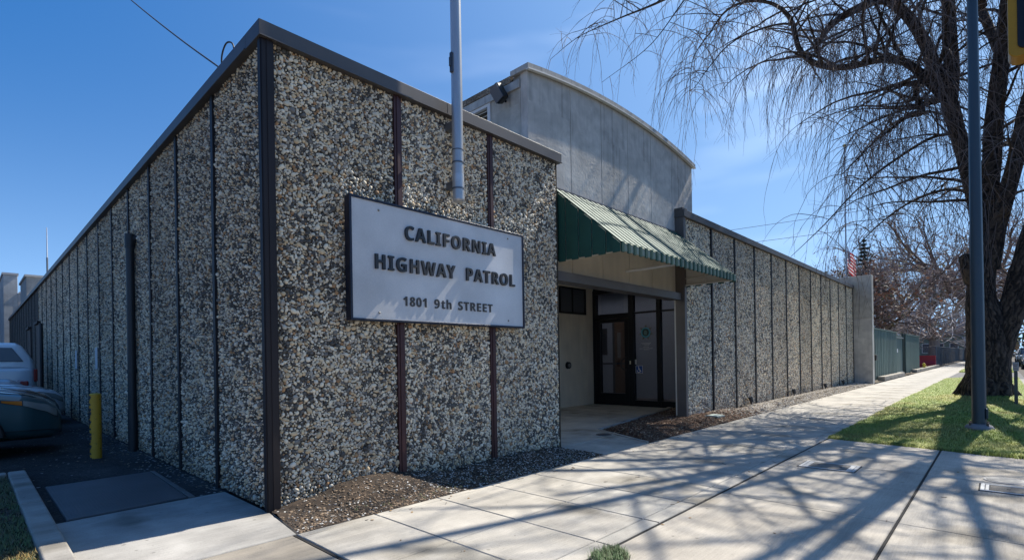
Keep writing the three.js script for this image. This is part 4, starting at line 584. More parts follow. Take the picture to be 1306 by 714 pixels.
  const r = rand(2024), tw = new Tubes(), br = new Tubes(); const spots = [];
  const strand = (p, d, len, r0) => {
    const n = Math.max(4, Math.round(len / 0.2)), P = grow(r, p, d, len, len / n, 0.27, 0.14); tw.add(P, taper(P.length, r0 * 1.2, 0.0036), 3);
    for (let k = 1; k < P.length; k++) if (r() < 0.42) { const q = P[k], dd = jitterDir(r, P[k].clone().sub(P[k - 1]).normalize(), 0.6); const S = grow(r, q, dd, rnd(r, 0.15, 0.7), 0.16, 0.12, 0.14); tw.add(S, taper(S.length, 0.004, 0.0018), 3); }
  };
  let seedN = 1;
  for (const [name, pts] of Object.entries(limbs)) {
    const [P, R] = smooth(pts, 6), t = new Tubes(); t.add(P, R, R[0] > 0.1 ? 14 : 8, 0.13, ++seedN);
    mesh('limb', t.geo(), BARK, T);
    for (let k = 2; k < P.length; k++) { const y = P[k].y; if (y < 4.6) continue; spots.push([P[k], R[k], P[k].clone().sub(P[k - 1]).normalize(), name]); }
  }
  const big = /left|up1|mid|right|Right/;
  for (const [p, R, d, name] of spots) {
    const stem = big.test(name) && R > 0.12;
    if (r() < (stem ? 0.26 : /crown/.test(name) ? 0.24 : /frontLeft|high/.test(name) ? 0.32 : 0.5)) {                       // a bough that arches over and droops
      const a = r() * 6.28, out = jitterDir(r, V(Math.cos(a), rnd(r, 0.25, 1.0), Math.sin(a)), 0.2), len = rnd(r, 1.0, 3.4) * (R > 0.05 ? 1 : 0.5), r0 = Math.min(R * 0.55, 0.022 + len * 0.010);
      const P = grow(r, p, out, len, 0.25, 0.055, 0.16); br.add(P, taper(P.length, r0, 0.009), 5, 0.1, ++seedN % 50);
      for (let k = 2; k < P.length; k++) if (r() < 0.55) { const b = r() * 6.28; strand(P[k], V(Math.cos(b) * 0.7, rnd(r, -0.3, 0.5), Math.sin(b) * 0.7).normalize(), rnd(r, 1.0, 3.4), 0.0085); }
      if (r() < 0.7) { const q = P[P.length - 1]; strand(q, P[P.length - 1].clone().sub(P[P.length - 2]).normalize(), rnd(r, 1, 2.6), 0.0075); }
    }
    const nS = stem || /crown/.test(name) ? 0.3 : /frontLeft|high/.test(name) ? 0.45 : (name === 'reach' || name === 'arch' || name === 'twisted') ? 2.1 : 0.95;
    for (let k = 0; k < nS; k++) if (r() < nS - k) { const b = r() * 6.28; strand(p, V(Math.cos(b), rnd(r, -0.2, 0.8), Math.sin(b)).normalize(), rnd(r, 0.8, 3.4), 0.008); }
  }
  mesh('branches', br.geo(), BARK, T).userData.kind = 'stuff';
  const tm = mesh('twigs', tw.geo(), TWIG, T); tm.userData.kind = 'stuff';
  console.log('big tree twigs', tw.i.length / 3, 'branches', br.i.length / 3);
}
// bare trees far off: trunk, boughs, twigs
function bareTree(label, x, z, h, w, opts, group) {
  const T = thing('bare_tree', label, 'tree', [x, 0, z], 0, group), r = rand(opts.seed), tr = new Tubes(), br = new Tubes(), tw = new Tubes(), th = h * (opts.trunk ?? 0.28), R0 = opts.r ?? h * 0.025;
  const P0 = grow(r, V(0, -0.1, 0), V(0, 1, 0), th, th / 5, 0, 0.05); tr.add(P0, taper(P0.length, R0 * 1.25, R0), 10, 0.1, opts.seed % 40); const top = P0[P0.length - 1];
  const rec = (p, d, len, rad, lvl) => {
    const P = grow(r, p, d, len, len / 5, opts.droop ?? 0, 0.13); (lvl < 2 ? br : tw).add(P, taper(P.length, rad, rad * 0.55), lvl < 1 ? 7 : lvl < 2 ? 5 : 3);
    if (lvl >= (opts.levels ?? 4)) return; const n = lvl === 0 ? 5 : lvl === 1 ? 5 : 4;
    for (let k = 0; k < n; k++) { const q = P[2 + ((r() * (P.length - 2)) | 0)], dd = jitterDir(r, P[P.length - 1].clone().sub(P[0]).normalize().multiplyScalar(0.8), 0.8); rec(q, dd, len * rnd(r, 0.45, 0.72), rad * 0.5, lvl + 1); }
  };
  for (let k = 0; k < (opts.boughs ?? 7); k++) { const a = k / (opts.boughs ?? 7) * 6.28 + rnd(r, -0.3, 0.3); rec(top, V(Math.cos(a) * w, rnd(r, 0.4, 1.2) * (opts.up ?? 1), Math.sin(a) * w).normalize(), (h - th) * rnd(r, 0.42, 0.6), R0 * 0.5, 0); }
  mesh('trunk', tr.geo(), opts.bark, T); mesh('limbs', br.geo(), opts.bark, T).userData.kind = 'stuff'; mesh('twigs', tw.geo(), opts.twig, T).userData.kind = 'stuff';
  if (opts.leaves) { const L = [], p = tw.p; for (let k = 0; k < opts.leaves; k++) { const i = ((r() * p.length / 3) | 0) * 3, c = opts.leaf(r), s = rnd(r, 0.06, 0.16) * (opts.ls ?? 1); L.push([V(p[i] + rnd(r, -0.2, 0.2), p[i + 1] + rnd(r, -0.2, 0.2), p[i + 2] + rnd(r, -0.2, 0.2)), V(s, s * 0.6, s), c, new THREE.Euler(r() * 6, r() * 6, r() * 6)]); } scatter('leaves', leafGeo, LEAF, L, T); }
  return T;
}
const leafGeo = (() => { const g = new THREE.BufferGeometry(); g.setAttribute('position', new THREE.Float32BufferAttribute([-1, 0, 0, 0, 0.25, -0.8, 1, 0, 0, -1, 0, 0, 1, 0, 0, 0, 0.25, 0.8], 3)); g.computeVertexNormals(); return g; })();
const LEAF = new THREE.MeshPhysicalMaterial({ color: 0xffffff, roughness: 0.8, transmission: 0.3, thickness: 0 });
const BK = std(0.10, 0.075, 0.06, 1), BK2 = std(0.34, 0.29, 0.26, 1), TWB = std(0.26, 0.20, 0.175, 1), TWG = std(0.55, 0.50, 0.47, 1);
const TG = 'bare trees behind the green fence';
bareTree('pollarded pale-branched tree above the chain-link fence', 66, -0.4, 11, 1.5, { seed: 5, bark: BK2, twig: TWG, r: 0.42, trunk: 0.24, boughs: 11, up: 1.1, levels: 3 });
bareTree('rust-leaved tree just above the green fence beside the wall slab', 47, -5.2, 9.5, 1.0, { seed: 8, bark: BK, twig: TWB, trunk: 0.2, boughs: 9, leaves: 5200, leaf: r => { const k = rnd(r, 0.6, 1.3); return r() < 0.6 ? rgb(0.15 * k, 0.07 * k, 0.042 * k) : rgb(0.09 * k, 0.08 * k, 0.045 * k); } });
bareTree('reddish budding tree behind the pollarded tree', 78, -3.2, 19, 0.9, { seed: 21, bark: BK, twig: TWB, boughs: 9, leaves: 5000, ls: 0.8, leaf: r => r() < 0.5 ? rgb(0.24, 0.15, 0.125) : rgb(0.26, 0.24, 0.12) });
bareTree('tall brown twiggy tree left of the big trunk, farthest down the street', 96, 1.5, 26, 0.8, { seed: 33, bark: BK, twig: TWB, boughs: 9, leaves: 3500, leaf: r => r() < 0.4 ? rgb(0.26, 0.18, 0.15) : rgb(0.25, 0.23, 0.12) });
bareTree('dark twiggy tree between the rust-leaved tree and the pollarded tree', 60, -4.6, 12.5, 0.9, { seed: 44, bark: BK, twig: TWB, boughs: 8, leaves: 1500, leaf: r => rgb(0.2, 0.13, 0.10) });
bareTree('brown bare tree over the parked cars across the street', 72, 9.5, 17, 1.0, { seed: 52, bark: BK, twig: TWB, boughs: 9, leaves: 1500, leaf: r => rgb(0.16, 0.1, 0.06) });
bareTree('bare tree farthest right above the parked cars', 90, 16, 17, 1.0, { seed: 53, bark: BK, twig: TWB, boughs: 9 });
bareTree('leafless tree behind the gable roof', 95, -12, 14, 1.0, { seed: 57, bark: BK, twig: TWB, boughs: 8 });
{
  const T = thing('conifer_tree', 'dark pointed conifer rising above the pale wall slab', 'tree', [62, 0, -5.6]), r = rand(14); T.scale.setScalar(0.93); const tr = new Tubes(); tr.add([V(0, 0, 0), V(0, 8, 0), V(0.1, 14.4, 0)], [0.35, 0.2, 0.03], 8); mesh('trunk', tr.geo(), BK, T); const L = [], bo = new Tubes();
  for (let y = 3; y < 14.3; y += 0.42) { const R = (14.6 - y) * 0.27 + 0.08; for (let k = 0; k < 6; k++) { const a = r() * 6.28, l = R * rnd(r, 0.6, 1.15); bo.add([V(0, y, 0), V(Math.cos(a) * l * 0.6, y - 0.06 * l, Math.sin(a) * l * 0.6), V(Math.cos(a) * l, y - 0.02 * l, Math.sin(a) * l)], [0.04, 0.03, 0.01], 3); for (let j = 0; j < 22; j++) { const t = rnd(r, 0.1, 1.0), w = 0.16 * Math.min(1, l); L.push([V(Math.cos(a) * l * t + rnd(r, -w, w), y - rnd(r, -0.02, 0.16), Math.sin(a) * l * t + rnd(r, -w, w)), V(0.14, 0.14, 0.06), rgb(0.022 * rnd(r, 0.7, 1.5), 0.045 * rnd(r, 0.7, 1.5), 0.032), new THREE.Euler(r() * 6, r() * 6, r() * 6)]); } } }
  mesh('boughs', bo.geo(), BK, T).userData.kind = 'stuff'; scatter('needles', leafGeo, LEAF, L, T);
}
// far wood closing the street
{ const r = rand(91), L = []; for (let i = 0; i < 9000; i++) { const a = rnd(r, -0.9, 1.0), d = rnd(r, 150, 230), x = d, z = a * d * 0.9; L.push([V(x, rnd(r, 0, 1) ** 1.3 * (7 + 5 * fbm(z * 0.05, x * 0.02, 0, 3, 2)), z), V(0.9, 0.9, 0.9), r() < 0.5 ? rgb(0.11, 0.085, 0.065) : rgb(0.06, 0.075, 0.035), new THREE.Euler(r() * 6, r() * 6, r() * 6)]); } const m = scatter('distant_wood', leafGeo, LEAF, L); tag(m, 'distant brown and green wood at the end of the street', 'trees'); }

// ================================================================ FENCES AND THINGS DOWN THE STREET
{
  const FG = metal(0.10, 0.175, 0.145, 0.65, { metalness: 0.05 }), FG2 = metal(0.085, 0.155, 0.13, 0.65, { metalness: 0.05 }), DK = metal(0.03, 0.06, 0.05, 0.6);
  const fence = (label, panels, z, cat = 'fence') => { const F = thing('green_fence', label, cat, [panels[0][0], 0, z], 0); const o = panels[0][0];
    panels.forEach(([a, b], i) => { const g = [bx(a - o + 0.01, b - o - 0.01, 0.05, 2.36, -0.03, 0, 0)]; for (let x = a - o + 0.15; x < b - o - 0.1; x += 0.46) g.push(bx(x, x + 0.035, 0.06, 2.34, 0, 0.008)); mesh('fence_panel', g, i & 1 ? FG2 : FG, F); mesh('fence_post', bx(a - o - 0.05, a - o + 0.05, 0, 2.4, -0.12, -0.03), DK, F); });
    mesh('top_rail', bx(0, panels[panels.length - 1][1] - o, 2.36, 2.42, -0.06, 0.03), FG, F); return F; };
  const a = fence('green metal panel fence beside the pale wall slab, with a narrow gate', [[25.4, 26.6], [26.6, 28.3], [28.3, 30.2], [30.2, 32.0], [32.0, 33.4]], 0.36);
  mesh('gate', [bx(0.15, 1.0, 0.1, 1.75, 0.02, 0.05, 0.004)], DK, a); mesh('lock_box', bx(0.45, 0.75, 0.95, 1.2, 0.05, 0.16, 0.02), metal(0.015, 0.016, 0.016, 0.4), a);
  const b = thing('sliding_gate', 'darker green sliding gate between the two green fences', 'gate', [33.5, 0, 0.30]); mesh('gate_panel', bx(0, 2.7, 0.1, 2.25, -0.03, 0.0), FG2, b); mesh('gate_rail', [bx(0, 2.8, 2.10, 2.16, 0, 0.05), bx(0, 2.8, 0.1, 0.18, 0, 0.04)], metal(0.3, 0.32, 0.3, 0.5), b); mesh('gate_post', bx(2.75, 2.85, 0, 2.4, -0.05, 0.05), DK, b); mesh('gate_notice', bx(0.45, 0.75, 1.3, 1.5, 0.002, 0.01), WHITE, b);
  fence('green metal panel fence beyond the sliding gate', [[37.1, 39.4], [39.4, 41.7], [41.7, 44.2]], 0.36);
  tag(mesh('concrete_block', bx(26.9, 33.6, 0, 0.2, 0.40, 0.68, 0.02), concrete(0.45, 0.42, 0.37)), 'low concrete block at the foot of the nearer green fence', 'kerb block');
  tag(mesh('concrete_block', bx(39.5, 56, 0, 0.2, 0.40, 0.66, 0.02), concrete(0.45, 0.42, 0.37)), 'low concrete block by the yellow hydrant and the red barrier', 'kerb block');
  const h = thing('fire_hydrant', 'small yellow fire hydrant at the end of the green fence', 'hydrant', [45.2, 0, 0.52]); const HY = std(0.62, 0.42, 0.02, 0.5); h.scale.setScalar(0.68); mesh('barrel', [cyl(0, 0, 0.08, 0, 0.17, 0.17), cyl(0, 0.08, 0.6, 0, 0.12, 0.11), cyl(0, 0.6, 0.66, 0, 0.16, 0.16)], HY, h); const dm = new THREE.SphereGeometry(0.12, 14, 8, 0, 6.29, 0, 1.57); dm.translate(0, 0.66, 0); mesh('bonnet', [dm, cyl(0, 0.76, 0.83, 0, 0.035, 0.03)], HY, h); mesh('outlet', [rod(V(-0.2, 0.45, 0), V(0.2, 0.45, 0), 0.06), rod(V(0, 0.42, 0), V(0, 0.42, 0.2), 0.075)], HY, h);
  const br = thing('red_barrier', 'red plastic road barrier before the chain-link fence', 'barrier', [58, 0, -0.9]); const s = new THREE.Shape([[-0.28, 0], [0.28, 0], [0.28, 0.25], [0.12, 0.55], [0.12, 0.98], [-0.12, 0.98], [-0.12, 0.55], [-0.28, 0.25]].map(p => new THREE.Vector2(...p))); const g = new THREE.ExtrudeGeometry(s, { depth: 1.15, bevelEnabled: true, bevelSize: 0.03, bevelThickness: 0.03, bevelSegments: 2 }); mesh('barrier_body', g, std(0.36, 0.018, 0.025, 0.5), br); mesh('filler_cap', cyl(0, 0.98, 1.04, 0.6, 0.07, 0.07), std(0.1, 0.01, 0.012, 0.5), br);
  // chain-link fence along the walk and across the yard
  const C = thing('chain_link_fence', 'grey chain-link fence running along the far sidewalk', 'fence', [59.5, 0, 0.2]); const wire = [], ST = metal(0.20, 0.21, 0.22, 0.5, { metalness: 0.4 });
  for (let x = 0; x <= 48; x += 3) mesh('fence_post', cyl(x, 0, 1.85, 0, 0.04, 0.04, 8), ST, C);
  for (let z = -3; z >= -9; z -= 3) mesh('fence_post', rod(V(0, 0, z), V(0, 1.85, z), 0.04), ST, C);
  for (let x = 0; x < 48; x += 0.22) { const e = Math.min(48, x + 1.75), st = Math.max(0, x - 1.75); wire.push(rod(V(x, 0.05, 0), V(e, 0.05 + (e - x), 0), 0.007, 3), rod(V(x, 0.05, 0), V(st, 0.05 + (x - st), 0), 0.007, 3)); }
  for (let z = 0; z > -9; z -= 0.22) { const e = Math.max(-9, z - 1.75), st = Math.min(0, z + 1.75); wire.push(rod(V(0, 0.05, z), V(0, 0.05 + (z - e), e), 0.007, 3), rod(V(0, 0.05, z), V(0, 0.05 + (st - z), st), 0.007, 3)); }
  mesh('wire_mesh', wire, ST, C).userData.kind = 'stuff'; mesh('top_rail', [rod(V(0, 1.8, 0), V(48, 1.8, 0), 0.03), rod(V(0, 1.8, 0), V(0, 1.8, -9), 0.03)], ST, C);
  // house roof behind the fence
  const H = thing('gabled_house', 'grey-roofed low house behind the green fence', 'house', [62, 0, -13.2]); const rs = new THREE.Shape([[-4.6, 3.1], [4.9, 3.1], [0, 5.3]].map(p => new THREE.Vector2(...p))); const rg = new THREE.ExtrudeGeometry(rs, { depth: 12, bevelEnabled: false }); rg.rotateY(Math.PI / 2); rg.translate(0, 0, 5); const rm = mesh('roof', uvBox(rg), std(0.30, 0.29, 0.30, 0.9, { map: rep(metalTex, 3) }), H); mesh('wall', bx(0.4, 11.6, -0.1, 3.1, 0.6, 9.2), std(0.42, 0.40, 0.36, 0.9), H); for (const z of [2, 5.2]) { const w = mesh('window', bx(0.36, 0.4, 1, 2.2, z, z + 1.4), WHITE, H); mesh('pane', bx(0.34, 0.36, 1.08, 2.12, z + 0.08, z + 1.32), DARKGLASS, w); }
  const G = thing('green_grey_building', 'low green-grey building beyond the chain-link fence', 'building', [110, 0, -6]); mesh('wall', bx(0, 12, -0.1, 4.0, 0, 8.2), std(0.17, 0.22, 0.18, 0.9), G); mesh('roof', bx(-0.3, 12.3, 4.0, 4.4, -0.3, 8.5), std(0.2, 0.2, 0.2, 0.9), G); for (let z = 0.8; z < 7.5; z += 1.8) { const w = mesh('window', bx(-0.06, 0, 1.2, 2.8, z, z + 1.1), WHITE, G); mesh('pane', bx(-0.08, -0.06, 1.28, 2.72, z + 0.08, z + 1.02), DARKGLASS, w); }
  const Yb = thing('yellow_building', 'far ochre building glimpsed under the pollarded branches', 'building', [130, 0, 0.2]); mesh('wall', bx(0, 10, -0.1, 7.2, 0, 3.4), std(0.42, 0.28, 0.10, 0.9), Yb); mesh('roof', bx(-0.3, 10.3, 7.2, 7.5, -0.3, 3.7), std(0.2, 0.15, 0.12, 0.9), Yb); for (const y of [1.2, 4.2]) { const w = mesh('window', bx(-0.06, 0, y, y + 1.7, 0.9, 2.4), WHITE, Yb); mesh('pane', bx(-0.08, -0.06, y + 0.1, y + 1.6, 1, 2.3), DARKGLASS, w); }
  // flag at half mast behind the building
  const fl = thing('flag_on_pole', 'striped flag hanging limp at half mast behind the pebbled wing', 'flag', [40, 0, -3.15]); mesh('pole', cyl(0, 0, 15.5, 0, 0.06, 0.035, 10), metal(0.5, 0.5, 0.52, 0.4, { metalness: 0.6 }), fl); const fin = new THREE.SphereGeometry(0.1, 10, 8); fin.translate(0, 15.6, 0); mesh('finial', fin, std(0.5, 0.4, 0.1, 0.4), fl);
  const ft = tex(256, (u, v) => { if (u < 0.42 && v > 6 / 13) { const a = (u / 0.42 * 6) % 1 - 0.5, c = ((v - 6 / 13) / (7 / 13) * 5) % 1 - 0.5; return Math.hypot(a, c) < 0.22 ? [0.9, 0.9, 0.92] : [0.10, 0.13, 0.33]; } return Math.floor(v * 13) & 1 ? [0.92, 0.90, 0.88] : [0.72, 0.10, 0.16]; });
  const cl = new THREE.PlaneGeometry(1, 1, 40, 30), p = cl.attributes.position; for (let i = 0; i < p.count; i++) { const u = p.getX(i) + 0.5, v = p.getY(i) + 0.5; const w = u * 0.55; p.setXYZ(i, 0.12 * Math.sin(u * 15 + v * 1.5) * u - 0.02, 7.2 + v * 1.45 - u * 1.05 - 0.15 * u * (1 - v), 0.04 + w + 0.05 * Math.sin(u * 11 + 1)); } cl.computeVertexNormals(); mesh('flag_cloth', cl, new THREE.MeshPhysicalMaterial({ map: ft, roughness: 0.9, transmission: 0.3, thickness: 0, side: THREE.DoubleSide }), fl);
  const cb = (y, z, label) => tag(mesh('power_line', new THREE.TubeGeometry(new THREE.CatmullRomCurve3([V(90, y, z - 30), V(90, y - 0.8, z), V(90, y, z + 30)]), 30, 0.035, 5), std(0.08, 0.08, 0.09, 0.7)), label, 'wire'); cb(23.2, -2, 'upper thin power line crossing behind the trees'); cb(20.6, -2, 'lower thin power line crossing behind the trees');
}
// small posts with plates at the kerb
[[14.2, 4.74, 'nearer slim grey sign post with a small pale plate right of the big trunk', 0.98], [18.2, 4.80, 'farther slim grey post with a small dark plate right of the big trunk', 0.9]].forEach(([x, z, l, h], i) => { const s = thing('sign_post', l, 'sign post', [x, 0.03, z], 0, 'low posts at the kerb'); mesh('post', bx(-0.025, 0.025, 0, h, -0.03, 0.03, 0.006), metal(0.13, 0.14, 0.13, 0.6), s); mesh('plate', bx(-0.04, -0.026, h - 0.19, h, -0.05, 0.05, 0.006), i ? std(0.16, 0.16, 0.15, 0.6) : std(0.42, 0.40, 0.37, 0.6), s); if (!i) mesh('plate_lines', [bx(-0.044, -0.041, h - 0.06, h - 0.045, -0.035, 0.035), bx(-0.044, -0.041, h - 0.10, h - 0.085, -0.035, 0.02), bx(-0.044, -0.041, h - 0.15, h - 0.135, -0.035, 0.03)], std(0.22, 0.1, 0.1, 0.6), s); });

// ================================================================ CARS
function loft(rings) { const n = rings[0].length, P = [], I = []; for (const r of rings) for (const q of r) P.push(...q); for (let i = 0; i < rings.length - 1; i++) for (let j = 0; j < n; j++) { const a = i * n + j, b = i * n + (j + 1) % n, c = a + n, d = b + n; I.push(a, c, b, b, c, d); } for (const [e, fl] of [[0, 0], [rings.length - 1, 1]]) { const c = rings[e].reduce((s, q) => s.map((v, k) => v + q[k] / n), [0, 0, 0]), ci = P.length / 3; P.push(...c); for (let j = 0; j < n; j++) fl ? I.push(e * n + j, ci, e * n + (j + 1) % n) : I.push(e * n + j, e * n + (j + 1) % n, ci); } const g = new THREE.BufferGeometry(); g.setAttribute('position', new THREE.Float32BufferAttribute(P, 3)); g.setIndex(I); g.computeVertexNormals(); return g; }
const ringAt = (x, w, y0, y1, e = 0.42, n = 32, tum = 0) => Array.from({ length: n }, (_, j) => { const a = j / n * 6.2832, c = Math.cos(a), s = Math.sin(a), yy = Math.sign(s) * Math.abs(s) ** e; const ww = w * (1 - tum * (yy + 1) / 2); return [x, (y0 + y1) / 2 + (y1 - y0) / 2 * yy, ww * Math.sign(c) * Math.abs(c) ** e]; });
const interp = (k, x) => { for (let i = 0; i < k.length - 1; i++) if (x <= k[i + 1][0]) { const t = (x - k[i][0]) / (k[i + 1][0] - k[i][0]), s = t * t * (3 - 2 * t); return lerp(k[i][1], k[i + 1][1], lerp(t, s, 0.6)); } return k[k.length - 1][1]; };
const RUB = std(0.012, 0.012, 0.013, 0.85), RIMM = metal(0.35, 0.36, 0.37, 0.35, { metalness: 0.8 }), LENS = new THREE.MeshPhysicalMaterial({ color: rgb(0.42, 0.43, 0.40), roughness: 0.12, metalness: 0.45, clearcoat: 1 }), AMBER = std(0.6, 0.16, 0.01, 0.25), REDL = std(0.28, 0.008, 0.01, 0.2), BLK = std(0.012, 0.012, 0.014, 0.5), CHROME = metal(0.5, 0.5, 0.52, 0.2, { metalness: 0.9 });
const paint = (r, g, b) => new THREE.MeshPhysicalMaterial({ color: rgb(r, g, b), roughness: 0.4, clearcoat: 1, clearcoatRoughness: 0.06, metalness: 0.15 });
function car(label, pos, turn, P, o = {}, group) {           // nose at local x = 0, faces +x
  const T = thing(o.name || 'parked_car', label, o.cat || 'car', pos, turn, group), L = o.L ?? 4.5, W = (o.W ?? 1.74) / 2, k = o.h ?? 1;
  const top = o.top || [[-L, 0.72], [-L + 0.08, 0.88], [-L + 0.35, 0.99], [-L + 1.2, 0.98], [-1.35, 0.96], [-0.9, 0.925], [-0.45, 0.855], [-0.2, 0.775], [-0.06, 0.67], [0, 0.56]], bot = [[-L, 0.42], [-L + 0.12, 0.28], [-L + 0.6, 0.2], [-0.7, 0.2], [-0.12, 0.19], [0, 0.25]], wid = [[-L, 0.80], [-L + 0.15, 0.91], [-L + 0.7, 0.99], [-L / 2, 1], [-0.9, 0.985], [-0.4, 0.92], [-0.14, 0.78], [0, 0.60]];
  const R = []; for (let i = 0; i <= 44; i++) { const t = i / 44, x = -L + L * (t < 0.5 ? 2 * t * t * 0.5 + t * 0.5 : 1 - (2 * (1 - t) * (1 - t) * 0.5 + (1 - t) * 0.5)); R.push(ringAt(x, W * interp(wid, x), interp(bot, x) * k, interp(top, x) * k, 0.46)); }
  mesh('body', loft(R), P, T);
  if (!o.noCabin) {
    const c0 = o.cab || [-L + 0.45, -L + 1.2, -1.95, -1.1], yb = 0.90 * k, yt = (o.roof ?? 1.44); const G = [], Q = [];
    for (let i = 0; i <= 20; i++) { const x = lerp(c0[0], c0[3], i / 20), h = x < c0[1] ? Math.sin((x - c0[0]) / (c0[1] - c0[0]) * 1.571) : x > c0[2] ? Math.sin((c0[3] - x) / (c0[3] - c0[2]) * 1.571) : 1; G.push(ringAt(x, W * 0.93, yb - 0.25, yb + (yt - yb) * Math.max(0.02, h) - 0.0, 0.36, 32, 0.24)); }
    mesh('windows', loft(G), DARKGLASS, T);
    for (let i = 0; i <= 12; i++) { const x = lerp(c0[1] - 0.25, c0[2] + 0.25, i / 12), e = Math.sin(clamp(i / 12, 0.04, 0.96) * 3.1416) ** 0.35; Q.push(ringAt(x, W * 0.735 * (0.9 + 0.1 * e), yt - 0.10, yt - 0.05 + 0.065 * e, 0.5)); } mesh('roof', loft(Q), P, T);
    for (const s of [-1, 1]) mesh('pillars', [rod(V(c0[3] - 0.05, yb + 0.02, s * W * 0.86), V(c0[2] + 0.12, yt - 0.05, s * W * 0.69), 0.04), rod(V(c0[0] + 0.12, yb + 0.02, s * W * 0.86), V(c0[1] - 0.12, yt - 0.05, s * W * 0.69), 0.055), rod(V((c0[1] + c0[2]) / 2, yb, s * W * 0.905), V((c0[1] + c0[2]) / 2, yt - 0.06, s * W * 0.72), 0.035)], P, T);
    for (const s of [-1, 1]) { const m = new THREE.SphereGeometry(0.1, 12, 8); m.scale(0.6, 0.65, 1); m.translate(c0[3] - 0.45, yb + 0.1, s * (W + 0.06)); mesh('wing_mirror', m, P, T); }
  }
  for (const x of [-1.0, -L + 0.88]) for (const s of [-1, 1]) { const w = new THREE.CylinderGeometry(0.31, 0.31, 0.2, 28); w.rotateX(Math.PI / 2); w.translate(x, 0.31, s * (W - 0.09)); const t = mesh('wheel', w, RUB, T); const r = new THREE.CylinderGeometry(0.2, 0.2, 0.012, 20); r.rotateX(Math.PI / 2); r.translate(x, 0.31, s * (W + 0.012)); mesh('rim', r, RIMM, t); const a = new THREE.TorusGeometry(0.345, 0.035, 6, 22, Math.PI); a.translate(x, 0.31, s * (W - 0.012)); mesh('wheel_arch', a, BLK, T); }
  const skin = (x, a, off) => { const q = ringAt(x, W * interp(wid, x) + off, interp(bot, x) * k, interp(top, x) * k + off, 0.40, 1); const c = Math.cos(a), sn = Math.sin(a), w = W * interp(wid, x) + off, y0 = interp(bot, x) * k, y1 = interp(top, x) * k; return V(x + off, (y0 + y1) / 2 + (y1 - y0) / 2 * Math.sign(sn) * Math.abs(sn) ** 0.46 + off * 0.5, w * Math.sign(c) * Math.abs(c) ** 0.46); };
  const patch = (x0, x1, A0, A1, off, side) => { const P = [], I = [], n = 10, m = 6; for (let i = 0; i <= n; i++) for (let j = 0; j <= m; j++) { const u = i / n, x = lerp(x0, x1, u), a = lerp(lerp(A0[0], A0[1], u), lerp(A1[0], A1[1], u), j / m), q = skin(x, a, off); P.push(q.x, q.y, q.z * side); } for (let i = 0; i < n; i++) for (let j = 0; j < m; j++) { const a = i * (m + 1) + j, b = a + m + 1; side > 0 ? I.push(a, b, a + 1, a + 1, b, b + 1) : I.push(a, a + 1, b, a + 1, b + 1, b); } const g = new THREE.BufferGeometry(); g.setAttribute('position', new THREE.Float32BufferAttribute(P, 3)); g.setIndex(I); g.computeVertexNormals(); return g; };
  for (const s of [-1, 1]) {
    mesh('headlight', patch(-0.44, -0.06, [0.20, 0.06], [0.44, 0.52], 0.006, s), LENS, T); mesh('lamp_bezel', patch(-0.70, -0.045, [0.29, 0.04], [0.38, 0.56], 0.003, s), BLK, T); mesh('turn_signal', patch(-0.66, -0.45, [0.29, 0.21], [0.37, 0.43], 0.006, s), AMBER, T);
    mesh('tail_light', patch(-L + 0.02, -L + 0.42, [0.10, 0.25], [0.62, 0.42], 0.006, s), REDL, T);
  }
  const seam = (x0, x1, a0, a1, sd) => { const P = []; for (let i = 0; i <= 14; i++) { const q = skin(lerp(x0, x1, i / 14), lerp(a0, a1, i / 14), 0.002); P.push(V(q.x, q.y, q.z * sd)); } return new THREE.TubeGeometry(new THREE.CatmullRomCurve3(P), 20, 0.005, 5); };
  for (const sd of [-1, 1]) mesh('panel_gap', [seam(-1.25, -0.28, 0.9, 1.02, sd), seam(-1.30, -1.30, -0.9, 0.9, sd), seam(-2.35, -2.35, -0.9, 0.9, sd), seam(-0.62, -0.10, -0.28, -0.20, sd)], BLK, T).userData.kind = 'stuff';
  mesh('lower_grille', bx(-0.06, 0.012, 0.26 * k, 0.36 * k, -W * 0.5, W * 0.5, 0.01), BLK, T); mesh('upper_grille', bx(-0.10, 0.002, 0.50 * k, 0.56 * k, -W * 0.36, W * 0.36, 0.01), BLK, T); mesh('front_bumper_line', bx(-0.1, 0.008, 0.43 * k, 0.445 * k, -W * 0.52, W * 0.52, 0.003), BLK, T);
  if (o.plate !== false) mesh('licence_plate', bx(-L - 0.012, -L + 0.05, 0.6 * k, 0.72 * k, -0.16, 0.16, 0.004), WHITE, T);
  return T;
}
car('dark teal sedan nearest the camera, nose to the pebbled wall', [-0.78, -0.012, -6.32], 0, paint(0.03, 0.085, 0.095), { h: 1.06 });
car('black sedan second in the row, nose to the pebbled wall', [-0.56, -0.012, -8.95], 0, paint(0.008, 0.009, 0.011), { h: 1.0 });
car('silver sedan third in the row, nose to the pebbled wall', [-0.22, -0.012, -11.5], 0, paint(0.62, 0.63, 0.65), { h: 0.98 });
{ const t = car('grey sedan with a wide red tail light band, backed in before the white pickup', [-5.2, -0.012, -13.9], Math.PI, paint(0.33, 0.34, 0.36), {}); mesh('tail_light_band', bx(-4.52, -4.36, 0.80, 0.93, -0.62, 0.62, 0.03), REDL, t); }
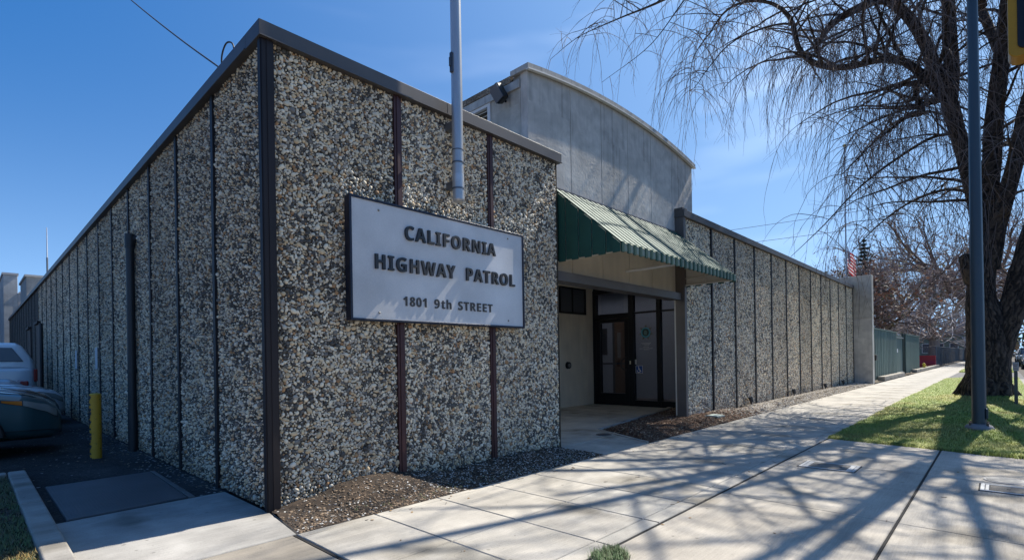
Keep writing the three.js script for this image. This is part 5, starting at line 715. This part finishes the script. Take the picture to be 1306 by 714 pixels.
{ // pickup with camper shell, tail towards the wall
  const T = thing('pickup_truck', 'white pickup with camper shell backed up to the pebbled wall', 'pickup truck', [-0.36, -0.012, -16.6]); const P = paint(0.72, 0.74, 0.77), W = 0.92;
  const R = []; for (let i = 0; i <= 30; i++) { const x = -5.4 + 5.4 * i / 30; R.push(ringAt(x, W * (i === 0 || i === 30 ? 0.93 : x < -5.1 ? 0.95 : 1), i === 30 ? 0.58 : 0.46, x < -4.1 ? lerp(0.98, 1.16, clamp((x + 5.4) / 1.3, 0, 1)) : i === 30 ? 1.24 : 1.27, 0.22)); } mesh('body', loft(R), P, T);
  const shell = (o, y0, y1, tum) => { const S = []; for (let i = 0; i <= 16; i++) { const x = lerp(-2.15, -0.03, i / 16), e = i > 13 ? (16 - i) / 3 : 1; S.push(ringAt(x + 0, (W - 0.05) * o, y0, lerp(1.36, y1, Math.sin(clamp(e, 0.05, 1) * 1.571)), 0.26, 32, tum)); } return loft(S); };
  mesh('camper_shell', shell(1, 1.18, 1.98, 0.12), P, T);
  for (const s of [-1, 1]) { const q = new THREE.Shape(); q.moveTo(-1.95, 1.44); q.lineTo(-0.30, 1.44); q.lineTo(-0.52, 1.80); q.lineTo(-1.85, 1.82); q.closePath(); const g = new THREE.ExtrudeGeometry(q, { depth: 0.02, bevelEnabled: true, bevelSize: 0.02, bevelThickness: 0.01, bevelSegments: 2 }); g.rotateX(-s * 0.12); g.translate(0, s * 0.0, 0); g.translate(0, 0.02 - 0.0, s * (W - 0.06) - 0.01 + (s > 0 ? 0.16 : -0.16)); mesh('side_window', g, DARKGLASS, T); }
  const C = []; for (let i = 0; i <= 18; i++) { const x = lerp(-4.15, -2.2, i / 18), h = i < 7 ? Math.sin(i / 7 * 1.571) : i > 15 ? Math.sin((18 - i) / 3 * 1.571) : 1; C.push(ringAt(x, W * 0.92, 1.0, lerp(1.22, 1.9, Math.max(h, 0.03)), 0.3, 32, 0.18)); } mesh('cab_windows', loft(C), DARKGLASS, T); mesh('cab_roof', bx(-3.45, -2.3, 1.86, 1.93, -W * 0.72, W * 0.72, 0.03), P, T);
  for (const s of [-1, 1]) { mesh('tail_light', bx(-0.07, 0.015, 0.86, 1.22, s > 0 ? W - 0.17 : -W + 0.005, s > 0 ? W - 0.005 : -W + 0.17, 0.02), REDL, T); mesh('cab_pillars', [rod(V(-4.05, 1.25, s * W * 0.88), V(-3.4, 1.88, s * W * 0.74), 0.05), rod(V(-2.95, 1.25, s * W * 0.9), V(-2.9, 1.88, s * W * 0.76), 0.05)], P, T); for (const x of [-1.15, -4.45]) { const w = new THREE.CylinderGeometry(0.38, 0.38, 0.24, 28); w.rotateX(Math.PI / 2); w.translate(x, 0.38, s * (W - 0.1)); const t = mesh('wheel', w, RUB, T); const r = new THREE.CylinderGeometry(0.24, 0.24, 0.012, 20); r.rotateX(Math.PI / 2); r.translate(x, 0.38, s * (W + 0.03)); mesh('rim', r, RIMM, t); const a = new THREE.TorusGeometry(0.43, 0.04, 6, 22, Math.PI); a.translate(x, 0.38, s * (W - 0.012)); mesh('wheel_arch', a, BLK, T); } }
  mesh('rear_bumper', bx(-0.05, 0.14, 0.5, 0.66, -W, W, 0.03), CHROME, T); mesh('tailgate_handle', bx(0.0, 0.02, 1.05, 1.1, -0.12, 0.12, 0.005), BLK, T); mesh('rear_window', (() => { const g = new THREE.BoxGeometry(0.02, 0.4, 1.3); g.rotateZ(0.3); g.translate(-0.13, 1.6, 0); return g; })(), DARKGLASS, T);
}
const G3 = 'cars parked along the far street';
car('silver hatchback parked at the right edge beyond the big trunk', [52, -0.115, 6.55], Math.PI, paint(0.42, 0.47, 0.55), { L: 4.3 });
car('dark green sedan parked beyond the silver hatchback', [63, -0.115, 6.5], Math.PI, paint(0.02, 0.045, 0.035), { h: 1.15, roof: 1.7 });
car('white car parked farthest down the street', [73, -0.115, 6.5], Math.PI, paint(0.6, 0.6, 0.6), { h: 1.1, roof: 1.6 });
car('blue car parked in the yard behind the chain-link fence', [68, -0.1, -3.6], -Math.PI / 2, paint(0.06, 0.10, 0.16), {});
car('grey car parked in the yard behind the chain-link fence', [66, -0.1, -6.6], -Math.PI / 2, paint(0.25, 0.26, 0.27), {});

// ================================================================ FAR LEFT
{
  const A = thing('white_building', 'pale plain building beyond the end of the pebbled side wall', 'building', [-0.2, 0, -38.4]); const M = std(0.55, 0.54, 0.53, 0.9, { map: rep(stuccoTex, 4) }); mesh('tower_wall', bx(0, 0.62, -0.1, 6.8, -6, 0, 0.01), M, A); mesh('lower_block', bx(0.624, 3, -0.1, 5.72, -6, 0.02, 0.01), std(0.50, 0.48, 0.47, 0.9, { map: rep(stuccoTex, 4) }), A); mesh('coping', [bx(-0.05, 0.67, 6.8, 6.92, -6.05, 0.05), bx(0.68, 3.05, 5.72, 5.82, -6.05, 0.06)], std(0.42, 0.41, 0.4, 0.9), A);
  const B = thing('roof_penthouse', 'pale block standing on the far roof behind the thin antenna', 'rooftop block', [0.33, 3.98, -30.5]); mesh('wall', bx(0, 3.4, 0, 1.78, -4, 0, 0.01), std(0.52, 0.50, 0.47, 0.9, { map: rep(stuccoTex, 4) }), B); mesh('coping', bx(-0.06, 3.46, 1.78, 1.88, -4.05, 0.06), std(0.45, 0.43, 0.4, 0.9), B);
  const C = thing('brick_building', 'red brick building at the far left edge', 'building', [-9.3, 0, -46]); mesh('wall', bx(0, 8.9, -0.1, 5.1, -8, 0), std(0.26, 0.075, 0.055, 0.9, { map: rep(dirtTex, 3) }), C); mesh('roof', bx(-0.1, 9, 5.1, 5.3, -8.1, 0.1), std(0.3, 0.25, 0.22, 0.9), C); for (const x of [0.8, 3.0, 5.2, 7.4]) { const w = mesh('window', bx(x, x + 1, 1.2, 3.0, 0.0, 0.05), WHITE, C); mesh('pane', bx(x + 0.08, x + 0.92, 1.28, 2.92, 0.05, 0.07), DARKGLASS, w); }
  bareTree('small green-brown tree over the brick building at the far left', -3.2, -60, 10, 0.9, { seed: 71, bark: BK, twig: TWB, leaves: 1500, leaf: r => rgb(0.12, 0.13, 0.04) });
}

const renderer = new THREE.WebGLRenderer({ antialias: true });
renderer.setSize(1024, 559);
renderer.toneMapping = THREE.LinearToneMapping;
renderer.toneMappingExposure = EXPOSURE;
renderer.shadowMap.enabled = true;
renderer.shadowMap.type = THREE.PCFSoftShadowMap;
renderer.render(scene, camera);
